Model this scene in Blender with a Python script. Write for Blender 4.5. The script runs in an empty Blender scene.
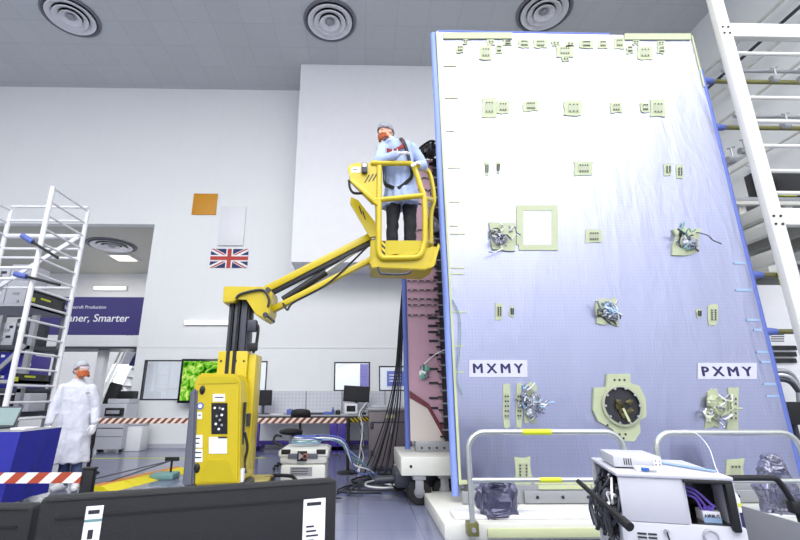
import bpy, bmesh, math, random
from mathutils import Vector as V, Matrix, noise
random.seed(7)
PI = math.pi
SC = bpy.context.scene
COL = SC.collection

# ------------------------------------------------------------ camera
F, PITCH, YAW, H, PX, PY = 440.0, math.radians(15.9), math.radians(1.2), 1.27, 370.0, 270.0
FW = V((math.sin(YAW) * math.cos(PITCH), math.cos(YAW) * math.cos(PITCH), math.sin(PITCH)))
RT = V((math.cos(YAW), -math.sin(YAW), 0))
UP = RT.cross(FW)
CAM = V((0, 0, H))


def at(x, y, Y=None, X=None, Z=None):
    """the point of the place seen at x, y of the photograph on a plane at a known depth, side or height"""
    d = RT * ((x - PX) / F) + UP * ((PY - y) / F) + FW
    t = (Y - CAM.y) / d.y if Y is not None else (X - CAM.x) / d.x if X is not None else (Z - CAM.z) / d.z
    return CAM + d * t


cam = bpy.data.cameras.new('camera')
cam.sensor_width = 36
cam.lens = F / 800 * 36
cam.shift_x = 30 / 800
cam.clip_start = 0.02
co = bpy.data.objects.new('camera', cam)
COL.objects.link(co)
co.location = CAM
co.rotation_euler = (PI / 2 + PITCH, 0, -YAW)
SC.camera = co

# ------------------------------------------------------------ materials


def lin(c):
    return tuple((v / 255 / 12.92 if v / 255 <= .04045 else ((v / 255 + .055) / 1.055) ** 2.4) for v in c) + (1,)


def M(name, rgb, r=.5, m=0.0, var=.06, scale=6.0, bump=0.0, bscale=30.0, coat=0.0, sub=0.0):
    mt = bpy.data.materials.new(name)
    mt.use_nodes = True
    nt = mt.node_tree
    b = nt.nodes['Principled BSDF']
    b.inputs['Roughness'].default_value = r
    b.inputs['Metallic'].default_value = m
    if coat:
        b.inputs['Coat Weight'].default_value = coat
        b.inputs['Coat Roughness'].default_value = .15
    c = lin(rgb)
    tc = nt.nodes.new('ShaderNodeTexCoord')
    n = nt.nodes.new('ShaderNodeTexNoise')
    n.inputs['Scale'].default_value = scale
    n.inputs['Detail'].default_value = 3
    nt.links.new(tc.outputs['Object'], n.inputs['Vector'])
    mx = nt.nodes.new('ShaderNodeMix')
    mx.data_type = 'RGBA'
    nt.links.new(n.outputs['Fac'], mx.inputs[0])
    mx.inputs[6].default_value = tuple(max(0, v * (1 - var)) for v in c[:3]) + (1,)
    mx.inputs[7].default_value = tuple(min(1, v * (1 + var)) for v in c[:3]) + (1,)
    nt.links.new(mx.outputs[2], b.inputs['Base Color'])
    if bump:
        n2 = nt.nodes.new('ShaderNodeTexNoise')
        n2.inputs['Scale'].default_value = bscale
        n2.inputs['Detail'].default_value = 4
        nt.links.new(tc.outputs['Object'], n2.inputs['Vector'])
        bp = nt.nodes.new('ShaderNodeBump')
        bp.inputs['Strength'].default_value = bump
        bp.inputs['Distance'].default_value = .02
        nt.links.new(n2.outputs['Fac'], bp.inputs['Height'])
        nt.links.new(bp.outputs['Normal'], b.inputs['Normal'])
    return mt


def nmath(nt, op, a, b=None):
    n = nt.nodes.new('ShaderNodeMath')
    n.operation = op
    for i, v in enumerate((a, b)):
        if v is None:
            continue
        if isinstance(v, (int, float)):
            n.inputs[i].default_value = v
        else:
            nt.links.new(v, n.inputs[i])
    return n.outputs[0]


def grid_lines(mt, ax, steps, width, rgb, offs=(0, 0), amount=1.0):
    """thin joint lines of a tiled or quilted surface mixed into the base colour (object space)"""
    nt = mt.node_tree
    b = nt.nodes['Principled BSDF']
    old = b.inputs['Base Color'].links[0].from_socket
    tc = nt.nodes.new('ShaderNodeTexCoord')
    sp = nt.nodes.new('ShaderNodeSeparateXYZ')
    nt.links.new(tc.outputs['Object'], sp.inputs[0])
    fac = None
    for k in range(2):
        if not steps[k]:
            continue
        q = nmath(nt, 'ADD', sp.outputs[ax[k]], 1000.0 * steps[k] + offs[k])
        q = nmath(nt, 'MODULO', q, steps[k])
        q = nmath(nt, 'LESS_THAN', q, width)
        fac = q if fac is None else nmath(nt, 'MAXIMUM', fac, q)
    fac = nmath(nt, 'MULTIPLY', fac, amount)
    mx = nt.nodes.new('ShaderNodeMix')
    mx.data_type = 'RGBA'
    nt.links.new(fac, mx.inputs[0])
    nt.links.new(old, mx.inputs[6])
    mx.inputs[7].default_value = lin(rgb)
    nt.links.new(mx.outputs[2], b.inputs['Base Color'])
    return mt


def tile_shade(mt, ax, step, amount):
    """each tile a slightly different tone"""
    nt = mt.node_tree
    b = nt.nodes['Principled BSDF']
    old = b.inputs['Base Color'].links[0].from_socket
    tc = nt.nodes.new('ShaderNodeTexCoord')
    vm = nt.nodes.new('ShaderNodeVectorMath')
    vm.operation = 'SNAP'
    vm.inputs[1].default_value = (step, step, step)
    nt.links.new(tc.outputs['Object'], vm.inputs[0])
    wn = nt.nodes.new('ShaderNodeTexWhiteNoise')
    nt.links.new(vm.outputs[0], wn.inputs['Vector'])
    k = nmath(nt, 'MULTIPLY', wn.outputs['Value'], amount)
    k = nmath(nt, 'ADD', k, 1 - amount / 2)
    hs = nt.nodes.new('ShaderNodeHueSaturation')
    nt.links.new(k, hs.inputs['Value'])
    nt.links.new(old, hs.inputs['Color'])
    nt.links.new(hs.outputs[0], b.inputs['Base Color'])


def EM(name, rgb, s):
    mt = bpy.data.materials.new(name)
    mt.use_nodes = True
    nt = mt.node_tree
    nt.nodes.remove(nt.nodes['Principled BSDF'])
    e = nt.nodes.new('ShaderNodeEmission')
    e.inputs[0].default_value = lin(rgb)
    e.inputs[1].default_value = s
    nt.links.new(e.outputs[0], nt.nodes['Material Output'].inputs[0])
    return mt


def stripes(mt, rgb2, step, slant=1.0, ax=('X', 'Z'), duty=.5):
    """diagonal hazard stripes, object space"""
    nt = mt.node_tree
    b = nt.nodes['Principled BSDF']
    old = b.inputs['Base Color'].links[0].from_socket
    tc = nt.nodes.new('ShaderNodeTexCoord')
    sp = nt.nodes.new('ShaderNodeSeparateXYZ')
    nt.links.new(tc.outputs['Object'], sp.inputs[0])
    q = nmath(nt, 'MULTIPLY', sp.outputs[ax[1]], slant)
    q = nmath(nt, 'ADD', sp.outputs[ax[0]], q)
    q = nmath(nt, 'ADD', q, 1000 * step)
    q = nmath(nt, 'MODULO', q, step)
    q = nmath(nt, 'LESS_THAN', q, step * duty)
    mx = nt.nodes.new('ShaderNodeMix')
    mx.data_type = 'RGBA'
    nt.links.new(q, mx.inputs[0])
    nt.links.new(old, mx.inputs[6])
    mx.inputs[7].default_value = lin(rgb2)
    nt.links.new(mx.outputs[2], b.inputs['Base Color'])
    return mt


white_wall = M('wall_paint', (234, 236, 237), .55, var=.02, scale=1.2)
lower_wall = M('lower_wall_paint', (236, 238, 240), .5, var=.02)
white = M('white_paint', (232, 232, 236), .4, var=.03)
cool_white = M('cool_white_enamel', (192, 193, 202), .4, var=.03)
warm_white = M('white_powder_coat', (214, 214, 208), .35, var=.03)
ceil_m = M('ceiling_tile', (198, 201, 204), .7, var=.04)
grid_lines(ceil_m, ('X', 'Y'), (.8, .8), .02, (160, 162, 170), amount=.3)
tile_shade(ceil_m, ('X', 'Y'), .8, .035)
floor_m = M('floor_epoxy', (116, 120, 146), .16, var=.05, scale=2)
grid_lines(floor_m, ('X', 'Y'), (.62, .62), .008, (78, 82, 110), amount=.7)
tile_shade(floor_m, ('X', 'Y'), .62, .14)
yellow = M('yellow_paint', (194, 172, 0), .34, var=.06, coat=.3)
yellow_d = M('yellow_fitting', (184, 166, 6), .4, var=.08)
dgrey = M('dark_grey_steel', (66, 68, 78), .45, m=.3, var=.08)
mgrey = M('grey_plastic', (92, 94, 106), .5, var=.05)
lgrey = M('grey_steel', (160, 161, 166), .4, m=.4, var=.06)
steel = M('bare_steel', (190, 192, 196), .28, m=.85, var=.06)
black = M('black_rubber', (17, 17, 20), .55, var=.1)
black_pl = M('black_plastic', (15, 15, 20), .6, var=.06, bump=.05, bscale=220)
screen_b = M('dark_screen', (14, 14, 20), .22, var=.05)
purple = M('purple_paint', (70, 52, 150), .45, var=.05)
purple_d = M('purple_sign', (58, 50, 118), .45, var=.04)
blue_foam = M('blue_foam', (132, 152, 226), .6, var=.06, bump=.1)
blue_dk = M('blue_edge_guard', (90, 108, 182), .55, var=.08)
blue_cloth = M('blue_fabric', (36, 40, 150), .7, var=.1, bump=.15, bscale=14)
tape_g = M('masking_tape', (174, 182, 150), .6, var=.06, scale=20, bump=.1)
tape_e = M('edge_tape', (192, 198, 156), .55, var=.06)
conn_m = M('connector_plate', (160, 166, 142), .5, var=.1, scale=40)
olive = M('olive_tube', (120, 118, 72), .35, m=.5, var=.12)
alu = M('satin_aluminium', (196, 200, 196), .3, m=.75, var=.04)
label_f = M('translucent_label', (198, 199, 216), .5, var=.03)
sheet_w = M('white_label', (240, 240, 244), .5, var=.02)
navy = M('navy_ink', (34, 30, 84), .5, var=.03)
ink = M('dark_ink', (40, 40, 46), .5, var=.03)
foil_s = M('crinkled_foil', (158, 162, 172), .26, m=.9, var=.1, bump=.8, bscale=26)
pink_m = M('mauve_panel', (196, 156, 172), .45, var=.06, scale=3, bump=.06)
beige = M('beige_panel', (214, 204, 198), .5, var=.04)
maroon = M('maroon_strip', (110, 52, 62), .5)
green_lens = M('green_cloth', (120, 190, 160), .5)
skin = M('skin', (222, 170, 145), .5, var=.05)
ginger = M('ginger_hair', (176, 88, 46), .7, var=.2, scale=60, bump=.4, bscale=90)
coat_w = M('white_coat_cloth', (206, 208, 220), .75, var=.03, bump=.25, bscale=16)
coat_b = M('pale_blue_coat_cloth', (160, 176, 212), .75, var=.04, bump=.25, bscale=16)
net_m = M('hairnet_cloth', (176, 180, 188), .7, var=.35, scale=55, bump=.4, bscale=70)
net_d = M('patterned_cap_cloth', (138, 140, 152), .7, var=.9, scale=48, bump=.3, bscale=70)
glove_m = M('white_glove', (240, 240, 244), .55, var=.03)
jean = M('denim', (70, 84, 120), .8, var=.15, scale=30, bump=.2, bscale=60)
trous = M('black_trouser_cloth', (26, 26, 34), .8, var=.1, bump=.2)
red_web = M('red_webbing', (140, 30, 34), .6)
gold = M('orange_sheet', (206, 142, 22), .5, var=.03)
lime = M('lime_tape', (206, 214, 40), .5)
purple_h = M('purple_hose', (112, 84, 190), .3)
blue_h = M('pale_blue_hose', (150, 178, 214), .35)
teal = M('teal_hose', (110, 150, 150), .4)
grey_cab = M('grey_cabinet_paint', (120, 112, 116), .45, m=.2, var=.06, scale=3)
hazard = stripes(M('red_white_tape', (228, 214, 200), .5), (120, 62, 48), .12, -1.0)
hazard_n = stripes(M('broad_red_white_tape', (240, 234, 230), .5), (172, 70, 44), .24, -1.0)
hazard_y = stripes(M('yellow_black_tape', (214, 190, 40), .5), (30, 30, 30), .07, 1.0)
glow = EM('lamp_diffuser', (245, 247, 255), 4.0)
glow_warm = EM('bay_lamp_diffuser', (255, 250, 225), 2.2)

glass = bpy.data.materials.new('window_glass')
glass.use_nodes = True
_n = glass.node_tree
_n.nodes.remove(_n.nodes['Principled BSDF'])
_t = _n.nodes.new('ShaderNodeBsdfTransparent')
_t.inputs[0].default_value = (.93, .96, .97, 1)
_g = _n.nodes.new('ShaderNodeBsdfGlossy')
_g.inputs['Roughness'].default_value = .03
_m = _n.nodes.new('ShaderNodeMixShader')
_m.inputs[0].default_value = .1
_n.links.new(_t.outputs[0], _m.inputs[1])
_n.links.new(_g.outputs[0], _m.inputs[2])
_n.links.new(_m.outputs[0], _n.nodes['Material Output'].inputs[0])

film = bpy.data.materials.new('clear_plastic_film')
film.use_nodes = True
_n = film.node_tree
_b = _n.nodes['Principled BSDF']
_b.inputs['Base Color'].default_value = (.72, .72, .86, 1)
_b.inputs['Roughness'].default_value = .12
_b.inputs['Alpha'].default_value = .45
_tx = _n.nodes.new('ShaderNodeTexNoise')
_tx.inputs['Scale'].default_value = 14
_bp = _n.nodes.new('ShaderNodeBump')
_bp.inputs['Strength'].default_value = .9
_n.links.new(_tx.outputs[0], _bp.inputs['Height'])
_n.links.new(_bp.outputs[0], _b.inputs['Normal'])

# green picture on the wall display
green_scr = bpy.data.materials.new('green_picture')
green_scr.use_nodes = True
_n = green_scr.node_tree
_n.nodes.remove(_n.nodes['Principled BSDF'])
_tc = _n.nodes.new('ShaderNodeTexCoord')
_tx = _n.nodes.new('ShaderNodeTexNoise')
_tx.inputs['Scale'].default_value = 5
_tx.inputs['Detail'].default_value = 6
_tx.inputs['Distortion'].default_value = 1.2
_n.links.new(_tc.outputs['Object'], _tx.inputs['Vector'])
_cr = _n.nodes.new('ShaderNodeValToRGB')
_cr.color_ramp.elements[0].position = .36
_cr.color_ramp.elements[0].color = lin((18, 70, 16))
_cr.color_ramp.elements[1].position = .62
_cr.color_ramp.elements[1].color = lin((225, 250, 130))
_e = _cr.color_ramp.elements.new(.48)
_e.color = lin((96, 190, 34))
_n.links.new(_tx.outputs['Fac'], _cr.inputs[0])
_em = _n.nodes.new('ShaderNodeEmission')
_em.inputs[1].default_value = .95
_n.links.new(_cr.outputs[0], _em.inputs[0])
_n.links.new(_em.outputs[0], _n.nodes['Material Output'].inputs[0])

# quilted foil of the big panel: metallic sheet with a fine square stitch and soft wrinkles
foil = M('quilted_foil', (176, 179, 206), .3, m=.96, var=.03, scale=1.0)
grid_lines(foil, ('X', 'Z'), (.04, .04), .0045, (148, 152, 190), amount=.4)
_n = foil.node_tree
_b = _n.nodes['Principled BSDF']
_tc = _n.nodes.new('ShaderNodeTexCoord')
_mp = _n.nodes.new('ShaderNodeMapping')
_mp.inputs['Scale'].default_value = (2.2, 2.2, .55)
_mp.inputs['Rotation'].default_value = (0, .35, 0)
_n.links.new(_tc.outputs['Object'], _mp.inputs[0])
_tx = _n.nodes.new('ShaderNodeTexNoise')
_tx.inputs['Scale'].default_value = 1.6
_tx.inputs['Detail'].default_value = 5
_tx.inputs['Distortion'].default_value = .6
_n.links.new(_mp.outputs[0], _tx.inputs['Vector'])
_bp = _n.nodes.new('ShaderNodeBump')
_bp.inputs['Strength'].default_value = .35
_bp.inputs['Distance'].default_value = .05
_n.links.new(_tx.outputs['Fac'], _bp.inputs['Height'])
_n.links.new(_bp.outputs[0], _b.inputs['Normal'])

# ------------------------------------------------------------ mesh building
WLOC = {}


class MB:
    def __init__(self, *mats):
        self.bm = bmesh.new()
        self.mats = list(mats)
        self.T = Matrix.Identity(4)

    def _fin(self, vs, mi):
        fs = set()
        for v in vs:
            v.co = self.T @ v.co
            fs.update(v.link_faces)
        for f in fs:
            f.material_index = mi
        return self

    def obox(self, c, s, rot=None, mi=0, bev=0.0):
        t = bmesh.new()
        bmesh.ops.create_cube(t, size=1)
        for v in t.verts:
            v.co = V((v.co.x * s[0], v.co.y * s[1], v.co.z * s[2]))
        if bev:
            bmesh.ops.bevel(t, geom=list(t.edges), offset=min(bev, min(s) * .45), segments=2, profile=.5, affect='EDGES')
        mx = Matrix.Translation(V(c)) @ (rot.to_4x4() if rot else Matrix.Identity(4))
        return self._take(t, mx, mi)

    def _take(self, t, mx, mi):
        mp = {}
        for v in t.verts:
            mp[v] = self.bm.verts.new(self.T @ (mx @ v.co))
        for f in t.faces:
            try:
                nf = self.bm.faces.new([mp[v] for v in f.verts])
                nf.material_index = mi
            except ValueError:
                pass
        t.free()
        return self

    def box(self, x0, x1, y0, y1, z0, z1, mi=0, bev=0.0):
        return self.obox(((x0 + x1) / 2, (y0 + y1) / 2, (z0 + z1) / 2), (abs(x1 - x0), abs(y1 - y0), abs(z1 - z0)), None, mi, bev)

    def ring(self, c, a, b, r, seg):
        return [self.bm.verts.new(self.T @ (c + a * (r * math.cos(2 * PI * k / seg)) + b * (r * math.sin(2 * PI * k / seg)))) for k in range(seg)]

    def bridge(self, r0, r1, mi):
        n = len(r0)
        for k in range(n):
            f = self.bm.faces.new((r0[k], r0[(k + 1) % n], r1[(k + 1) % n], r1[k]))
            f.material_index = mi

    def cap(self, r, mi, flip=False):
        f = self.bm.faces.new(r[::-1] if flip else r)
        f.material_index = mi

    def tube(self, pts, r, seg=8, mi=0, closed=False, caps=True):
        pts = [V(p) for p in pts]
        n = len(pts)
        rr = r if isinstance(r, (list, tuple)) else [r] * n
        t0 = (pts[1] - pts[0]).normalized()
        a = t0.cross(V((0, 0, 1)))
        if a.length < .05:
            a = t0.cross(V((1, 0, 0)))
        a.normalize()
        rings = []
        for i in range(n):
            if closed:
                t = (pts[(i + 1) % n] - pts[i - 1])
            else:
                t = pts[min(i + 1, n - 1)] - pts[max(i - 1, 0)]
            if t.length < 1e-9:
                t = t0
            t = t.normalized()
            a = a - t * a.dot(t)
            a.normalize()
            b = t.cross(a)
            rings.append(self.ring(pts[i], a, b, rr[i], seg))
        for i in range(n - 1):
            self.bridge(rings[i], rings[i + 1], mi)
        if closed:
            self.bridge(rings[-1], rings[0], mi)
        elif caps:
            self.cap(rings[0], mi, True)
            self.cap(rings[-1], mi)
        return self

    def cyl(self, p0, p1, r0, r1=None, seg=16, mi=0):
        return self.tube([p0, p1], [r0, r0 if r1 is None else r1], seg, mi)

    def sph(self, c, r, mi=0, seg=14, rot=None, jitter=0.0):
        t = bmesh.new()
        bmesh.ops.create_uvsphere(t, u_segments=seg, v_segments=max(6, seg * 2 // 3), radius=1)
        r = r if isinstance(r, (tuple, list)) else (r, r, r)
        for v in t.verts:
            k = 1 + (noise.noise(v.co * 2.3 + V(c) * 7) * jitter if jitter else 0)
            v.co = V((v.co.x * r[0], v.co.y * r[1], v.co.z * r[2])) * k
        return self._take(t, Matrix.Translation(V(c)) @ (rot.to_4x4() if rot else Matrix.Identity(4)), mi)

    def lathe(self, prof, c, axis=(0, 0, 1), seg=32, mi=0):
        ax = V(axis).normalized()
        a = ax.orthogonal().normalized()
        b = ax.cross(a)
        prev = None
        for q in prof:
            m_ = q[2] if len(q) > 2 else mi
            rg = self.ring(V(c) + ax * q[1], a, b, max(q[0], 1e-4), seg)
            if prev:
                self.bridge(prev, rg, m_)
            prev = rg
        return self

    def prism(self, poly, ext, mi=0):
        poly = [V(p) for p in poly]
        e = V(ext)
        a = [self.bm.verts.new(self.T @ p) for p in poly]
        b = [self.bm.verts.new(self.T @ (p + e)) for p in poly]
        n = len(a)
        for f in ([a[::-1], b] + [[a[k], a[(k + 1) % n], b[(k + 1) % n], b[k]] for k in range(n)]):
            try:
                self.bm.faces.new(f).material_index = mi
            except ValueError:
                pass
        return self

    def loft(self, secs, S, Fd, seg=20, mi=0):
        """elliptical sections (centre, half width, half depth)"""
        prev = None
        for c, a, b in secs:
            rg = [self.bm.verts.new(self.T @ (V(c) + S * (a * math.cos(2 * PI * k / seg)) + Fd * (b * math.sin(2 * PI * k / seg)))) for k in range(seg)]
            if prev:
                self.bridge(prev, rg, mi)
            else:
                self.cap(rg, mi, True)
            prev = rg
        self.cap(prev, mi)
        return self

    def text(self, s, size, org, xd=(1, 0, 0), yd=(0, 0, 1), depth=.002, mi=0, bold=.0, shear=0.0, space=1.0, align='LEFT'):
        cu = bpy.data.curves.new('lettering', 'FONT')
        cu.body = s
        cu.size = 1
        cu.extrude = depth / size
        cu.shear = shear
        cu.space_character = space
        cu.align_x = align
        cu.resolution_u = 3
        ob = bpy.data.objects.new('lettering', cu)
        COL.objects.link(ob)
        dg = bpy.context.evaluated_depsgraph_get()
        me = bpy.data.meshes.new_from_object(ob.evaluated_get(dg))
        bpy.data.objects.remove(ob)
        bpy.data.curves.remove(cu)
        t = bmesh.new()
        t.from_mesh(me)
        bpy.data.meshes.remove(me)
        xd, yd = V(xd).normalized(), V(yd).normalized()
        zd = xd.cross(yd)
        mx = Matrix((xd, yd, zd)).transposed().to_4x4()
        shifts = [(0, 0)] if not bold else [(-bold, 0), (bold, 0), (0, bold * .7), (0, -bold * .7)]
        for k, (sx_, sy_) in enumerate(shifts):
            self._take(t.copy(), Matrix.Translation(V(org) + xd * sx_ + yd * sy_ + zd * (.0002 * k)) @ mx @ Matrix.Scale(size, 4), mi)
        t.free()
        return self

    def pieces(self, name, parent):
        """each separate piece becomes a part of its own"""
        self.bm.verts.ensure_lookup_table()
        seen = set()
        out = []
        for v in list(self.bm.verts):
            if v in seen:
                continue
            st, isl = [v], []
            seen.add(v)
            while st:
                q = st.pop()
                isl.append(q)
                for e in q.link_edges:
                    w = e.other_vert(q)
                    if w not in seen:
                        seen.add(w)
                        st.append(w)
            mb = MB(*self.mats)
            mp = {q: mb.bm.verts.new(q.co) for q in isl}
            fs = set()
            for q in isl:
                fs.update(q.link_faces)
            for f in fs:
                mb.bm.faces.new([mp[q] for q in f.verts]).material_index = f.material_index
            out.append(mb.build(name, parent))
        self.bm.free()
        return out

    def build(self, name, parent=None, smooth=35, origin=None, norm=True):
        if norm:
            bmesh.ops.recalc_face_normals(self.bm, faces=list(self.bm.faces))
        me = bpy.data.meshes.new(name)
        lo = V((1e9,) * 3)
        hi = V((-1e9,) * 3)
        for v in self.bm.verts:
            for k in range(3):
                lo[k] = min(lo[k], v.co[k])
                hi[k] = max(hi[k], v.co[k])
        o = (lo + hi) / 2
        if parent is None:
            o.z = lo.z
        if origin is not None:
            o = V(origin)
        for v in self.bm.verts:
            v.co -= o
        self.bm.to_mesh(me)
        self.bm.free()
        for mt in self.mats:
            me.materials.append(mt)
        if smooth:
            for p in me.polygons:
                p.use_smooth = True
            me.set_sharp_from_angle(angle=math.radians(smooth))
        ob = bpy.data.objects.new(name, me)
        COL.objects.link(ob)
        if parent is not None:
            ob.parent = parent
            ob.location = o - WLOC[parent.name]
        else:
            ob.location = o
        WLOC[ob.name] = o.copy()
        return ob


def tag(o, label=None, cat=None, group=None, kind=None):
    for k, v in (('label', label), ('category', cat), ('group', group), ('kind', kind)):
        if v:
            o[k] = v
    return o


def TH(name, label, cat, loc, group=None):
    o = bpy.data.objects.new(name, None)
    o.empty_display_size = .1
    COL.objects.link(o)
    o.location = loc
    WLOC[o.name] = V(loc)
    return tag(o, label, cat, group)


def ST(o):
    o['kind'] = 'structure'
    return o


def dup(o, delta, label=None, parent=None):
    c = o.copy()
    COL.objects.link(c)
    if parent is not None:
        c.parent = parent
    else:
        c.location = V(o.location) + V(delta)
    if label:
        c['label'] = label
    for ch in list(o.children):
        dup(ch, (0, 0, 0), None, c)
    return c


def smoothline(pts, n=6):
    pts = [V(p) for p in pts]
    out = []
    for i in range(len(pts) - 1):
        p0 = pts[max(i - 1, 0)]
        p1, p2 = pts[i], pts[i + 1]
        p3 = pts[min(i + 2, len(pts) - 1)]
        for k in range(n):
            t = k / n
            out.append(.5 * ((2 * p1) + (p2 - p0) * t + (2 * p0 - 5 * p1 + 4 * p2 - p3) * t * t + (3 * p1 - p0 - 3 * p2 + p3) * t ** 3))
    out.append(pts[-1])
    return out


def remesh(mb, name, mats, parent, voxel, iters=3, warp=None, pick=None):
    """one continuous skin over overlapping shapes"""
    me = bpy.data.meshes.new(name)
    bmesh.ops.recalc_face_normals(mb.bm, faces=list(mb.bm.faces))
    mb.bm.to_mesh(me)
    mb.bm.free()
    ob = bpy.data.objects.new(name, me)
    COL.objects.link(ob)
    md = ob.modifiers.new('skin', 'REMESH')
    md.mode = 'VOXEL'
    md.voxel_size = voxel
    dg = bpy.context.evaluated_depsgraph_get()
    m2 = bpy.data.meshes.new_from_object(ob.evaluated_get(dg))
    bpy.data.objects.remove(ob)
    out = MB(*mats)
    out.bm.from_mesh(m2)
    bpy.data.meshes.remove(m2)
    for _ in range(iters):
        bmesh.ops.smooth_vert(out.bm, verts=list(out.bm.verts), factor=.5, use_axis_x=True, use_axis_y=True, use_axis_z=True)
    out.bm.normal_update()
    if warp:
        for v in out.bm.verts:
            v.co = v.co + warp(v.co, v.normal)
    for f in out.bm.faces:
        f.material_index = pick(f.calc_center_median()) if pick else 0
    return out.build(name, parent, smooth=180)

def RX(x0, y0, x1, y1, Y):
    ym, xm = (y0 + y1) / 2, (x0 + x1) / 2
    return at(x0, ym, Y=Y).x, at(x1, ym, Y=Y).x, at(xm, y1, Y=Y).z, at(xm, y0, Y=Y).z


# ============================================================ SETTING
YW = at(160, 448, Z=0).y
ZC = at(150, 88.5, Y=YW).z
XR_WALL = 8.75
XL_WALL = -15.0
Y_REAR = -9.0
YB = YW + 5.5            # back of the side bay


def holes(mb, x0, x1, z0, z1, hs, ya, yb, mi=0):
    xs = sorted({x0, x1, *[min(max(v, x0), x1) for h in hs for v in h[:2]]})
    zs = sorted({z0, z1, *[min(max(v, z0), z1) for h in hs for v in h[2:]]})
    for i in range(len(xs) - 1):
        for j in range(len(zs) - 1):
            cx, cz = (xs[i] + xs[i + 1]) / 2, (zs[j] + zs[j + 1]) / 2
            if any(h[0] < cx < h[1] and h[2] < cz < h[3] for h in hs):
                continue
            mb.box(xs[i], xs[i + 1], ya, yb, zs[j], zs[j + 1], mi)


ST(MB(floor_m).box(XL_WALL - .3, XR_WALL + .3, Y_REAR - .3, YB + .3, -.12, 0).build('floor'))
ST(MB(ceil_m).box(XL_WALL - .3, XR_WALL + .3, Y_REAR - .3, YW, ZC, ZC + .1).build('ceiling', smooth=0))

OP_X = at(146, 285, Y=YW).x
OP_Z = at(100, 224, Y=YW).z
SEAM_Z = at(330, 347.5, Y=YW).z
w1 = RX(142.5, 360, 183, 400, YW)
w2 = RX(190, 361, 266.5, 400, YW)
w3 = RX(334, 362, 370, 391, YW)
w4 = RX(379, 366, 408, 391, YW)
OPEN = (XL_WALL, OP_X, 0, OP_Z)
mb = MB(white_wall, lower_wall)
holes(mb, XL_WALL - .3, XR_WALL + .3, SEAM_Z, ZC, [OPEN], YW, YW + .22, 0)
holes(mb, OP_X, XR_WALL + .3, 0, SEAM_Z, [w1, w2, w3, w4], YW, YW + .22, 1)
wb = ST(mb.build('wall_back', smooth=0))
grid_lines(white_wall, ('X', 'Z'), (1.22, 2.4), .012, (204, 205, 217), amount=.15)
ST(MB(white_wall).box(XR_WALL, XR_WALL + .2, Y_REAR, YW, 0, ZC).build('wall_right', smooth=0))
ST(MB(white_wall).box(XL_WALL - .2, XL_WALL, Y_REAR, YW, 0, ZC).build('wall_left', smooth=0))
ST(MB(white_wall).box(XL_WALL, XR_WALL, Y_REAR - .2, Y_REAR, 0, ZC).build('wall_rear', smooth=0))
# bulkhead that stands forward of the back wall, up to the ceiling
YBK = at(365, 65, Z=ZC).y
bx0 = at(296, 160, Y=YBK).x
bz0 = at(290, 262, Y=YBK).z
ST(MB(white).box(bx0, 3.6, YBK, YW, bz0, ZC, 0, .01).build('wall_bulkhead', smooth=0))
# ledge where the lower wall meets the upper one, skirting, thin floor line
ST(MB(white).box(OP_X, XR_WALL, YW - .012, YW, SEAM_Z - .02, SEAM_Z + .02).build('trim_1'))
ST(MB(cool_white).box(OP_X, XR_WALL, YW - .015, YW, 0, .1).build('baseboard_back'))
yl = at(140, 458.5, Z=0).y
ST(MB(lime).box(-7.2, -2.0, yl, yl + .06, 0, .003).build('trim_2'))
# window frames and panes
for i, w in enumerate((w1, w2, w3, w4)):
    fr = MB(ink)
    t = .03
    fr.box(w[0], w[1], YW - .02, YW + .1, w[3] - t, w[3])
    fr.box(w[0], w[1], YW - .02, YW + .1, w[2], w[2] + t)
    fr.box(w[0], w[0] + t, YW - .02, YW + .1, w[2], w[3])
    fr.box(w[1] - t, w[1], YW - .02, YW + .1, w[2], w[3])
    o = ST(fr.build('window_%d' % (i + 1)))
    MB(glass).box(w[0] + t, w[1] - t, YW + .05, YW + .056, w[2] + t, w[3] - t).build('pane', o)
# the room behind the windows
ry = YW + 3.4
ST(MB(white).box(OP_X, 3.2, ry, ry + .1, 0, 3.2).build('wall_corridor'))
ST(MB(white).box(OP_X, 3.2, YW + .22, ry, 3.2, 3.3).build('ceiling_corridor'))
ST(MB(white).box(OP_X, OP_X + .2, YW + .22, YB, 0, OP_Z + .6).build('wall_bay'))
# bay
ST(MB(white).box(XL_WALL - .2, OP_X, YB, YB + .2, 0, OP_Z + .8).build('wall_bay_back'))
bay_ceil = M('bay_ceiling_tile', (196, 196, 186), .55, var=.05)
ST(MB(bay_ceil).box(XL_WALL - .2, OP_X, YW + .02, YB, OP_Z + .02, OP_Z + .12).build('ceiling_bay'))
ST(MB(white_wall).box(XL_WALL - .2, XL_WALL, YW, YB, 0, OP_Z + .6).build('wall_bay_left'))

# ============================================================ CEILING DIFFUSERS
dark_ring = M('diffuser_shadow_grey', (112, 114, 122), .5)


def diffuser(px, py, Z, r, label, group):
    c = at(px, py, Z=Z)
    t = TH('ceiling_diffuser', label, 'air vent', (c.x, c.y, Z - .12), group)
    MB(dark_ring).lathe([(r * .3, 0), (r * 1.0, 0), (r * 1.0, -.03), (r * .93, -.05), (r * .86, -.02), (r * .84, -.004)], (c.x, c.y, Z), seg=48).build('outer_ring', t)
    for k, (ra, rb) in enumerate(((.84, .62), (.6, .4), (.38, .2))):
        MB(white).lathe([(r * rb, -.012), (r * ra * .98, -.07 - .01 * k), (r * ra, -.055 - .01 * k), (r * rb * 1.05, -.004)], (c.x, c.y, Z), seg=40).build('cone_ring', t)
    MB(lgrey).lathe([(.001, -.05), (r * .1, -.07), (r * .14, -.04), (r * .14, -.004)], (c.x, c.y, Z), seg=24).build('centre_cup', t)


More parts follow.
